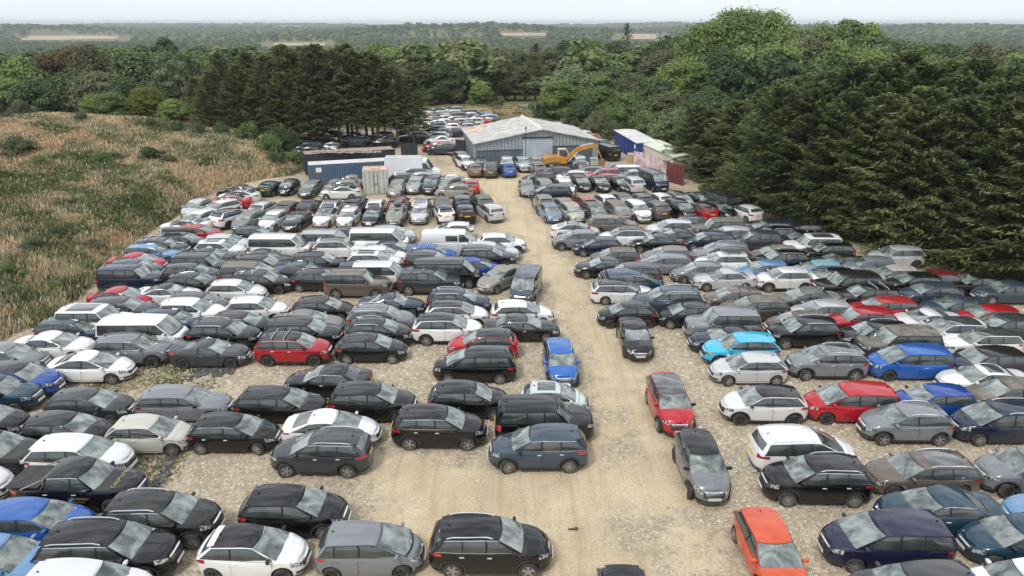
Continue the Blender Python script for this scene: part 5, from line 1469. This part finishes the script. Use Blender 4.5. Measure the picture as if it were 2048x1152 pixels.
# hand placed trees of the background: photo x, photo y of the top, distance, kind, tone, width
B='''30 108 128 broad0 mid 12
95 98 132 broad1 rust 12
150 88 136 broad2 rust 11
178 84 128 broad0 mid 11
215 86 132 broad1 mid 12
258 98 124 broad2 mid 12
322 72 165 tall dark 8
330 96 122 birch silver 8
375 108 124 spruce dark 8
420 128 120 broad0 olive 11
365 120 130 pine0 pine 9
12 150 118 broad1 mid 10
62 150 116 broad2 dark 11
110 150 116 broad0 dark 11
150 135 118 broad1 mid 11
195 140 114 broad2 mid 11
240 150 112 broad0 dark 10
185 185 104 broad1 mid 8
222 180 104 broad1 mid 9
290 168 106 big yellow 13
345 195 104 broad2 light 8
-20 130 125 broad1 mid 12
-60 120 128 broad2 dark 13
40 195 100 bush0 olive 7
10 220 96 bush1 olive 8
75 225 98 bush2 dark 7
150 232 101 bush2 dark 7
255 235 98 bush0 dark 8
300 232 97 bush1 mid 8
350 240 96 bush2 dark 8
395 240 96 bush0 mid 8
440 240 97 bush1 dark 8
492 242 96 bush2 mid 7
560 250 93 broad0 dark 9
540 262 90 bush1 mid 7
300 160 118 broad0 dark 11
430 150 125 broad1 dark 11
760 84 190 broad0 light 15
790 90 185 broad1 light 14
830 105 165 pine0 pine 10
855 95 160 broad2 mid 12
885 118 140 broad0 mid 13
860 175 135 broad1 dark 10
910 175 138 broad2 mid 10
925 72 215 broad1 yellow 17
935 80 160 pine1 pine 12
975 105 150 broad0 mid 12
1010 90 180 broad1 olive 13
1030 130 150 broad2 mid 12
960 165 138 broad2 mid 9
1000 190 132 bush0 olive 9
940 195 132 bush1 mid 8
985 205 128 bush2 olive 8
1072 84 175 spruce rust 10
1100 95 190 pine0 pine 11
1050 150 148 spruce dark 9
1090 150 152 pine1 pine 9
1130 78 205 broad0 mid 16
1175 72 210 broad1 mid 16
1215 84 200 broad2 dark 14
1235 78 190 pine1 pine 11
1255 44 195 spruce dark 7
1140 128 142 broad0 silver 12
1120 155 138 broad1 light 10
1185 140 142 broad1 mid 13
1230 128 145 broad2 mid 13
1275 145 138 broad0 mid 13
1200 170 132 broad2 mid 12
1260 180 126 broad1 mid 12
1310 150 132 broad2 dark 12
1320 95 155 broad0 mid 13
1345 62 165 broad1 mid 12
1385 60 160 broad2 mid 13
1360 110 140 broad1 light 11
1420 30 150 big mid 16
1480 3 152 big mid 19
1535 8 155 big mid 17
1590 45 158 broad0 mid 14
1640 38 165 broad1 mid 14
1700 33 168 broad2 mid 15
1745 42 165 broad0 light 14
1770 70 160 broad1 dark 13
1620 70 145 broad2 mid 13
1680 75 142 broad0 light 13
1740 85 140 broad1 mid 13
1560 75 138 broad1 mid 13
1440 90 132 broad0 mid 12
1500 85 134 broad2 mid 13
1400 120 126 tall light 9
1800 85 150 broad0 dark 14
1850 78 155 broad1 mid 14
1900 82 150 broad2 dark 14
1960 82 155 broad0 mid 15
2020 88 150 broad1 olive 15
1880 108 130 broad2 olive 12
1940 112 128 broad0 olive 12
2000 110 128 broad1 olive 12
2050 100 130 broad2 mid 13
2110 95 140 broad0 mid 14
1160 195 122 bush0 mid 9
1200 215 116 bush1 olive 9
1245 210 116 bush2 mid 10
1290 215 112 bush0 mid 9
1330 180 116 broad2 mid 9
1355 215 100 broad0 silver 8
1325 240 104 bush1 light 8
1290 245 106 bush2 olive 7
1225 240 112 bush0 olive 8
1180 235 114 bush1 olive 7
1075 200 140 bush2 silver 7
1100 205 138 bush0 mid 7
1395 190 108 broad1 dark 9
1420 170 112 broad0 dark 10
'''
for ln_ in B.strip().split('\n'):
    a,b,D,k,t_,w_=ln_.split(); w_=float(w_)*random.uniform(.78,.98); t_=random.choice(['mid','mid','light','olive','dark','silver' if random.random()<.3 else 'mid']) if t_=='mid' else t_; D=float(D)+(26 if 800<float(a)<1062 and float(D)<165 else 0); put_tree(float(a),float(b),D,k,t_,float(w_),name={'s':'conifer_tree','p':'pine_tree','b':'broadleaf_tree','t':'broadleaf_tree'}[k[0]] if not k.startswith('bush') else 'bush',cat='bush' if k.startswith('bush') else 'tree')
# bushes and brambles on the weedy bank
for (px,py,h,k,t_) in [(172,268,1.6,0,'dark'),(205,318,1.5,1,'mid'),(225,300,1.2,2,'dark'),(305,320,2.0,0,'dark'),(335,308,1.4,1,'olive'),(112,302,1.2,2,'mid'),(75,315,1.3,0,'mid'),(150,360,1.2,1,'mid'),(40,300,2.6,1,'olive'),(585,330,1.7,2,'mid'),(555,322,1.8,0,'dark'),(120,480,1.2,0,'dark'),(190,505,1.2,1,'olive'),(60,505,1.3,2,'dark'),(20,560,1.4,0,'mid'),(110,585,.9,1,'yellow'),(330,350,1.0,2,'mid')]:
    z=2.0
    for _ in range(6): x,y=ray(px,py,z); z=tz(x,y)
    p=TP['bush%d'%k]; r=p['root'].copy(); r.name='bramble_bush'; col.objects.link(r); del r['dim']; s=h/p['H']; r.location=(x,y,z-.1); r.rotation_euler=(0,0,random.random()*6); r.scale=(s*1.1,s*1.1,s)
    for c in p['parts']:
        q=c.copy(); q.name=c.name.split('.')[0]; col.objects.link(q); q.parent=r
        if q.name.startswith('crown'): q.material_slots[0].link='OBJECT'; q.material_slots[0].material=LM[t_]
    TREES.append(dict(root=r,px=px,ytop=py,D=y,kind='bush',tone=t_,zone='bank',name='bramble_bush',cat='bush')); r['category']='bush'
# ---------------------------------------------------------------- weeds and dry grass on the bank
def cmat(name,rough=.85,trans=.2):
    m=bpy.data.materials.new(name); m.use_nodes=True; t=m.node_tree; b=t.nodes['Principled BSDF']; a=t.nodes.new('ShaderNodeAttribute'); a.attribute_name='tint'
    t.links.new(a.outputs['Color'],b.inputs['Base Color']); b.inputs['Roughness'].default_value=rough; b.inputs['Specular IOR Level'].default_value=.15
    tr=t.nodes.new('ShaderNodeBsdfTranslucent'); t.links.new(a.outputs['Color'],tr.inputs[0]); ms=t.nodes.new('ShaderNodeMixShader'); ms.inputs[0].default_value=trans; o=t.nodes['Material Output']
    t.links.new(b.outputs[0],ms.inputs[1]); t.links.new(tr.outputs[0],ms.inputs[2]); t.links.new(ms.outputs[0],o.inputs[0]); return m
PAL=np.array([(.085,.105,.038),(.13,.15,.062),(.22,.215,.115),(.42,.365,.24),(.50,.385,.25),(.47,.32,.20),(.62,.60,.48),(.28,.31,.20)])
def weeds(name,x,y,hs,bl,seed,bias=0,kind='stuff',dens=None):
    r=np.random.default_rng(seed); n=len(x); z=terrain(x,y)
    a=.50+.24*vnoise(x,y,8,2)+.26*vnoise(x,y,3.0,7)+.22*vnoise(x,y,1.3,3)+bias+r.normal(0,.13,n)-.10*np.exp(-np.maximum(bank_dist(x,y),0)/6)*(y<80)
    b=.5+.5*vnoise(x,y,14,9)+.3*vnoise(x,y,2.2,4)+r.normal(0,.12,n)
    idx=np.select([a<.30,a<.44,a<.56,a<.68],[0,1,2,3],4); idx=np.where((idx==4)&(b>.66),5,idx); idx=np.where((idx==3)&(b<.3),7,idx); idx=np.where(r.random(n)<.012,6,idx)
    green=idx<=2
    H=hs*r.uniform(.55,1.3,n)*(1+.35*vnoise(x,y,4,5)); c0=PAL[idx]
    P=[];T=[]
    for k in range(bl):
        az=r.random(n)*6.283; L=H*r.uniform(.6,1.1,n); w_=np.where(green,.13,.06)*r.uniform(.7,1.5,n)*np.clip(y/70,.7,1.5); lean=r.uniform(.1,.55,n)*L
        ox,oy=r.normal(0,.17,n),r.normal(0,.17,n); bx,by=x+ox,y+oy; tx,ty=np.cos(az),np.sin(az); sx,sy=-ty,tx
        p0=np.stack([bx-sx*w_*.5,by-sy*w_*.5,z-.05],1); p1=np.stack([bx+sx*w_*.5,by+sy*w_*.5,z-.05],1)
        p2=np.stack([bx+tx*lean+sx*w_*.7,by+ty*lean+sy*w_*.7,z+L*.8],1); p3=np.stack([bx+tx*lean*1.2-sx*w_*.3,by+ty*lean*1.2-sy*w_*.3,z+L],1)
        P.append(np.stack([p0,p1,p2,p3],1)); T.append(np.clip(1.22*c0*r.uniform(.7,1.3,(n,1))*(1+r.normal(0,.06,(n,3))),.01,.8))
    P=np.concatenate(P).reshape(-1,3); T=np.concatenate(T); m=len(T); tint=np.ones((m,4)); tint[:,:3]=T
    tag(mesh_np(name,P,np.arange(m*4).reshape(m,4),cmat(name+'_tint'),attrs={'tint':('FACE',tint)}),kind=kind)
N=560000; x=rng.uniform(-105,-5,N); y=rng.uniform(15,135,N); bd_=bank_dist(x,y); u=(x)/y
keep=(bd_>-.25)&(u>-1.0)&(rng.random(N)<np.clip(1.35-y/140,.35,1))
x,y=x[keep][:165000],y[keep][:165000]
weeds('weeds',x,y,.62,4,5,bias=.13)
# rough grass at the foot of the conifers, behind the warehouse and by the turf spots
xs=[];ys=[]
for poly,n in ((gpoly([(1400,378),(1440,372),(1540,400),(1590,436),(1560,445),(1500,432),(1470,385),(1420,398)]),3500),(gpoly([(925,232),(935,215),(1040,214),(1110,236),(1180,262),(1240,290),(1225,262),(1130,232),(1050,226),(1000,232)]),9000),(TURF[0],1400),(TURF[1],900),(TURF[2],60),(gpoly([(560,345),(612,352),(705,368),(705,350),(640,345),(600,338)]),900)):
    P_=np.array(poly); lo,hi=P_.min(0),P_.max(0); qx=rng.uniform(lo[0],hi[0],n*3); qy=rng.uniform(lo[1],hi[1],n*3); k=inpoly(qx,qy,poly); xs.append(qx[k][:n]); ys.append(qy[k][:n])
weeds('rough_grass',np.concatenate(xs[:2]),np.concatenate(ys[:2]),.5,4,8,bias=.05)
weeds('low_turf',np.concatenate(xs[2:])[::3],np.concatenate(ys[2:])[::3],.07,4,9,bias=.16)
# shrubby undergrowth of the valley slope right behind the yard
# ---------------------------------------------------------------- the wooded country out to the horizon
def wood(name,cells,proto,hgt,seed,mt):
    r=np.random.default_rng(seed); V0,F0,v0=proto; V0=V0.reshape(-1,4,3); nq=len(V0); xs,ys=cells; n=len(xs); z=terrain(xs,ys)
    a=r.random(n)*6.283; s=hgt*r.uniform(.75,1.25,n)*(1+.35*vnoise(xs*1.0,ys,90,8))/10; sx=s*r.uniform(.95,1.35,n)
    H=s*10
    # glades: crowns in front of the open stubble fields are kept low
    for (x0,x1,y0,y1) in FIELDS:
        u=xs/ys; inn=(u>x0/((y0+y1)/2)-.001)&(u<x1/((y0+y1)/2)+.001)&(ys<y1+3); inside=inn&(ys>y0-3)
        zf=tz((x0+x1)/2,y0); lim=CAM_H-(CAM_H-zf)*ys/y0-z-.5
        s=np.where(inn&(lim<H),np.clip(lim,2.5,None)/10,s); s=np.where(inside,.001,s)
    ca,sa=np.cos(a),np.sin(a); X=(V0[None,...,0]*ca[:,None,None]-V0[None,...,1]*sa[:,None,None])*sx[:,None,None]; Y=(V0[None,...,0]*sa[:,None,None]+V0[None,...,1]*ca[:,None,None])*sx[:,None,None]
    P=np.stack([xs[:,None,None]+X,ys[:,None,None]+Y,z[:,None,None]-.3+V0[None,...,2]*s[:,None,None]],-1).reshape(-1,3)
    tv=np.clip(.45+.20*r.normal(size=n)+.35*vnoise(xs,ys,np.clip(ys/7,40,200),3),0,1); v=np.clip(tv[:,None]+(v0[None]-.48)*.55,0,1).ravel()
    tag(mesh_np(name,P.astype(np.float32),np.arange(len(P)).reshape(-1,4),mt,attrs={'v':('FACE',v)}),kind='stuff')
def scatter(y0,y1,sp,seed,half=.80):
    r=np.random.default_rng(seed); A=[]; y=y0
    while y<y1:
        w_=y*half+20; n=int(2*w_/sp); q=np.linspace(-w_,w_,n)+r.normal(0,sp*.3,n); A.append(np.stack([q,np.full(n,y)+r.normal(0,sp*.3,n)],1)); y+=sp*.9
    A=np.concatenate(A); return A[:,0],A[:,1]
def excl(c,f): k=f(c[0],c[1]); return c[0][k],c[1][k]
LW=leafmat('woodland_leaf',[(0,(.040,.072,.024)),(.35,(.090,.140,.044)),(.7,(.150,.205,.068)),(1,(.22,.25,.10))])
c1=crown_broad(500,10,8.5,nl=22,nc=34,s=.95); c2=crown_broad(501,10,8.5,nl=14,nc=16,s=1.7); c3=crown_broad(502,10,8.5,nl=9,nc=6,s=3.4)
wood('woodland',excl(scatter(172,330,7.0,1),lambda x,y:~((x>-6)&(x<14)&(y<205))),c1,9.5,21,LW)
c1b=crown_broad(504,10,8.5,nl=18,nc=24,s=1.15)
wood('middle_woodland',scatter(330,640,8.5,2),c1b,10.5,22,LW)
wood('far_woodland',scatter(640,1500,14,3),c2,12,23,LW)
wood('distant_woodland',scatter(1500,5200,34,4),c3,15,24,LW)
# left and right flanks close to the yard, filled behind the hand placed trees
c1c=crown_broad(505,10,8.5,nl=30,nc=80,s=.62)
def flank(x,y):
    u=x/y; return (((u<-.33)&(y>122))|((u>.30)&(y>112))|((u>-.33)&(u<=.30)&(y>178)))&~((x>-8)&(x<16)&(y<200))&(bank_dist(x,y)<-4)
wood('near_woodland',excl(scatter(112,186,6.5,6,.9),flank),c1c,8.6,26,LW)
# ---------------------------------------------------------------- the air
hz=MB(); hz.box((0,3950,-33),(14000,8300,128)); 
hm=bpy.data.materials.new('haze_air'); hm.use_nodes=True; t=hm.node_tree; t.nodes.clear(); pv=t.nodes.new('ShaderNodeVolumePrincipled'); pv.inputs['Color'].default_value=(.90,.95,1.0,1); pv.inputs['Density'].default_value=.00016; pv.inputs['Anisotropy'].default_value=.2
o=t.nodes.new('ShaderNodeOutputMaterial'); t.links.new(pv.outputs[0],o.inputs['Volume'])
tag(hz.build('haze',hm),kind='stuff')
# ================================================================ labels
SIMPLE={'hatch':'hatchback','hatch3':'hatchback','city':'small car','mpv_s':'small car','suv_s':'SUV','suv':'SUV','suv_l':'SUV','suv_b':'SUV','fast':'fastback','estate':'estate','saloon':'saloon','coupe':'coupe','mpv':'people carrier','van_s':'van','van_m':'van','pickup':'pickup'}
ORD=['first','second','third','fourth','fifth','sixth','seventh','eighth','ninth','tenth','eleventh','twelfth','thirteenth','fourteenth','fifteenth','sixteenth','seventeenth','eighteenth','nineteenth','twentieth']
def ordw(i): return ORD[i] if i<20 else '%dth'%(i+1) if (i+1)%10 not in(1,2,3) else '%d%s'%(i+1,{1:'st',2:'nd',3:'rd'}[(i+1)%10])
def a_an(s): return ('an ' if s[0] in 'aeioSU' and not s.startswith(('Uni','S')) or s.startswith('SUV') else 'a ')+s
for v in vehicles:
    v['c']=COLS[v['ck']][1]; v['b']=SIMPLE[v['kind']]; v['short']=v['c']+' '+v['b']
    body=BODYW[v['kind']]; o=v['opt']; f=[]
    if v['kind']=='van_m' and 'p' not in o: body='windowed van'
    if 'o' in o: f.append('roof box')
    elif 'b' in o: f.append('roof bars')
    elif 'k' in o: f.append('black roof')
    elif 'g' in o: f.append('glass roof')
    elif 's' in o: f.append('sunroof')
    elif 'r' in o: f.append('silver roof rails')
    d=('dusty ' if 'd' in o else '')+v['c']+' '+body+((' with '+f[0]) if f else ''); v['desc']=d
    h=v['head']%360; v['face']='facing right' if h<45 or h>315 else 'rear towards us' if h<135 else 'facing left' if h<225 else 'facing us'
def nb(v,dx,dy):
    best=None;bs=1e9
    for w_ in vehicles:
        if w_ is v: continue
        ex,ey=w_['x']-v['x'],w_['y']-v['y']
        if dx: 
            if ex*dx<=1.2 or ex*dx>8 or abs(ey)>2.0: continue
            s_=abs(ex)+2*abs(ey)
        else:
            if ey*dy<=1.0 or ey*dy>7.5 or abs(ex)>2.6: continue
            s_=abs(ey)+1.5*abs(ex)
        if s_<bs: bs,best=s_,w_
    return best
def region(v):
    px,py=v['px']
    if py<300 and px<960: return 'behind the warehouse'
    if py<300: return 'beyond the warehouse'
    if py<331 and 900<px<1175: return 'before the warehouse'
    return 'left of track' if px<1080-(600-py)*.05 and px<1180 else 'right of track'
for v in vehicles:
    l,r_,f,b=nb(v,-1,0),nb(v,1,0),nb(v,0,-1),nb(v,0,1); L,R_,F_,B_=[(x['short'] if x else None) for x in(l,r_,f,b)]; d=v['desc']; g=region(v); c=[]
    c.append('%s %s, %s'%(d,v['face'],g))
    if L and R_: c.append('%s between %s and %s'%(d,a_an(L),a_an(R_)))
    if F_: c.append('%s %s just behind %s'%(d,v['face'],a_an(F_)))
    if B_: c.append('%s %s, in front of %s'%(d,v['face'],a_an(B_)))
    if F_ and B_: c.append('%s between %s in front and %s behind'%(d,a_an(F_),a_an(B_)))
    if L and F_: c.append('%s right of %s and behind %s'%(d,a_an(L),a_an(F_)))
    if R_ and F_: c.append('%s left of %s and behind %s'%(d,a_an(R_),a_an(F_)))
    if L and B_: c.append('%s right of %s, before %s'%(d,a_an(L),a_an(B_)))
    if R_ and B_: c.append('%s left of %s, before %s'%(d,a_an(R_),a_an(B_)))
    c2=[x+', '+g for x in c[1:]]
    v['cand']=[x for x in c+c2 if 4<=len(x.split())<=16]
cnt={}
for v in vehicles:
    for k in set(v['cand']): cnt[k]=cnt.get(k,0)+1
left={}
for v in vehicles:
    ok=[k for k in v['cand'] if cnt[k]==1]
    if ok: v['label']=ok[0]
    else: left.setdefault((v['desc'],region(v)),[]).append(v)
for (d,g),vsx in left.items():
    vsx.sort(key=lambda v:v['y'])
    for i,v in enumerate(vsx): v['label']=('%s %s, %s of its kind counting back from the camera'%(d,g,ordw(i)))
    for v in vsx:
        if len(v['label'].split())>16: v['label']=v['label'].replace(' counting back from the camera',' from the camera')
        if len(v['label'].split())>16: v['label']=' '.join(v['label'].split()[:16])
for v in vehicles:
    k=v['kind']; van=k.startswith('van'); g=region(v)
    tag(v['root'],v['label'],'pickup' if k=='pickup' else 'van' if van else 'car',None if k=='pickup' else 'vans parked among the cars' if van else 'cars parked on the gravel yard')
    if 'panwin0' in protos[k] and False: pass
TONE={'mid':'mid green','dark':'dark green','light':'light green','olive':'olive green','rust':'rusty brown','yellow':'yellow green','silver':'pale silvery green','cyp':'dark green','pine':'very dark green',None:'green'}
KIND={'broad':'broadleaf tree','tall':'tall narrow tree','birch':'tree with pale trunk','big':'very large spreading tree','cyp':'cypress','cypL':'bare-trunked cypress','pine':'dark-crowned pine','spruce':'narrow spiky conifer','bush':'bush'}
def kw(k):
    k=k.rstrip('0123456789'); return KIND[k]
def land(t):
    p=t['px']
    if t['zone']=='bank': return 'on the weedy bank'
    if p<380: return 'behind the weedy bank'
    if p<600: return 'around the pine clump' 
    if p<850: return 'beyond the pine clump'
    if p<1060: return 'behind the far cars'
    if p<1260: return 'behind the warehouse'
    if p<1420: return 'above the cream cabin'
    return 'above the conifer belt'
gr={}
for t_ in TREES:
    z=t_['zone']
    if z.startswith('belt'): key=('belt',z)
    elif z=='clump': key=('clump',kw(t_['kind']))
    else: key=(TONE[t_['tone']]+' '+kw(t_['kind']),land(t_))
    gr.setdefault(key,[]).append(t_)
RW={'belt0':'front','belt1':'second','belt2':'third','belt3':'back'}
for key,ts in gr.items():
    ts.sort(key=lambda t:t['px'])
    for i,t_ in enumerate(ts):
        if key[0]=='belt': lb='dense dark cypress, %s from left in the %s row of the right-hand belt'%(ordw(i),RW[key[1]]); g='cypresses in the belt on the right'
        elif key[0]=='clump': lb='dark %s, %s from left in the clump behind the containers'%(key[1],ordw(i)); g='tall conifers in the clump behind the containers'
        else:
            lb='%s %s'%key+((', %s such from left there'%ordw(i)) if len(ts)>1 else ''); g='bushes round the yard' if 'bush' in key[0] else 'trees behind the yard'
        tag(t_['root'],lb,None,g)
# lettering on the vehicles whose writing can be read in the photograph
def text_mesh(body,size,mt,parent,loc,rot,name='lettering'):
    cu=bpy.data.curves.new('t','FONT'); cu.body=body; cu.size=size; cu.align_x='CENTER'; cu.align_y='CENTER'; o=bpy.data.objects.new('t',cu); col.objects.link(o)
    dg=bpy.context.evaluated_depsgraph_get(); me=bpy.data.meshes.new_from_object(o.evaluated_get(dg)); bpy.data.objects.remove(o,do_unlink=True)
    me.materials.clear(); me.materials.append(mt); n=bpy.data.objects.new(name,me); col.objects.link(n); n.parent=parent; n.location=loc; n.rotation_euler=rot; return n
def near_v(px,py): return min(vehicles,key=lambda v:(v['px'][0]-px)**2+(v['px'][1]-py)**2)
for (px,py,tx) in [(1337,762,'LB69 WXG'),(1400,880,'GX73 MGY'),(1269,645,'TM22 LHJ'),(1820,1040,'EJ63 ZTP'),(1008,533,'AF05 GYN'),(1056,540,'EK68 DNV')]:
    v=near_v(px,py); pl=[c for c in v['root'].children if c.name.startswith('front_plate')][0]; vs_=[q.co for q in pl.data.vertices]; X=max(q.x for q in vs_); z=sum(q.z for q in vs_)/8
    text_mesh(tx,.105,M_TX,pl,(X+.004,0,z),(R(90),0,R(90)),'plate_letters')
v=near_v(1337,762); car=protos['suv']['car']; X,_,Z_=car.pt(car.AT,.90,1,.02); text_mesh('DISCOVERY',.15,M_CH,v['root'],(X-.02,0,Z_-.0),(R(62),0,R(90)))
v=near_v(142,930); gold=mat('gold_lettering',(.42,.31,.10),.5); car=protos['pickup']['car']
text_mesh('CARPENTRY',.24,gold,v['root'],(1.72,0,1.200),(R(6.5),0,R(90)),'bonnet_lettering')
q=car.pt(car.a_x(.55),.86,-1,.015); text_mesh('CARPENTRY',.15,gold,v['root'],(q[0]-.1,q[1]-.012,.84),(R(90),0,0),'door_lettering'); text_mesh('& JOINERY',.10,gold,v['root'],(q[0]-.1,q[1]-.014,.69),(R(90),0,0),'door_lettering')
m=MB(); m.tube([(-.02-1.0,.78,1.14),(-.95,.74,1.62),(-.93,-.74,1.62),(-1.02,-.78,1.14)],.035,8); m.tube([(-.95,.74,1.60),(-1.9,.80,1.17)],.03,8); m.tube([(-.95,-.74,1.60),(-1.9,-.80,1.17)],.03,8); m.build('roll_bar',M_AL,v['root'],True)
m=MB(); m.box((-1.90,0,1.215),(1.35,1.52,.05)); m.build('bed_cover',M_PL,v['root'])
for o in HID: bpy.data.objects.remove(o,do_unlink=True)
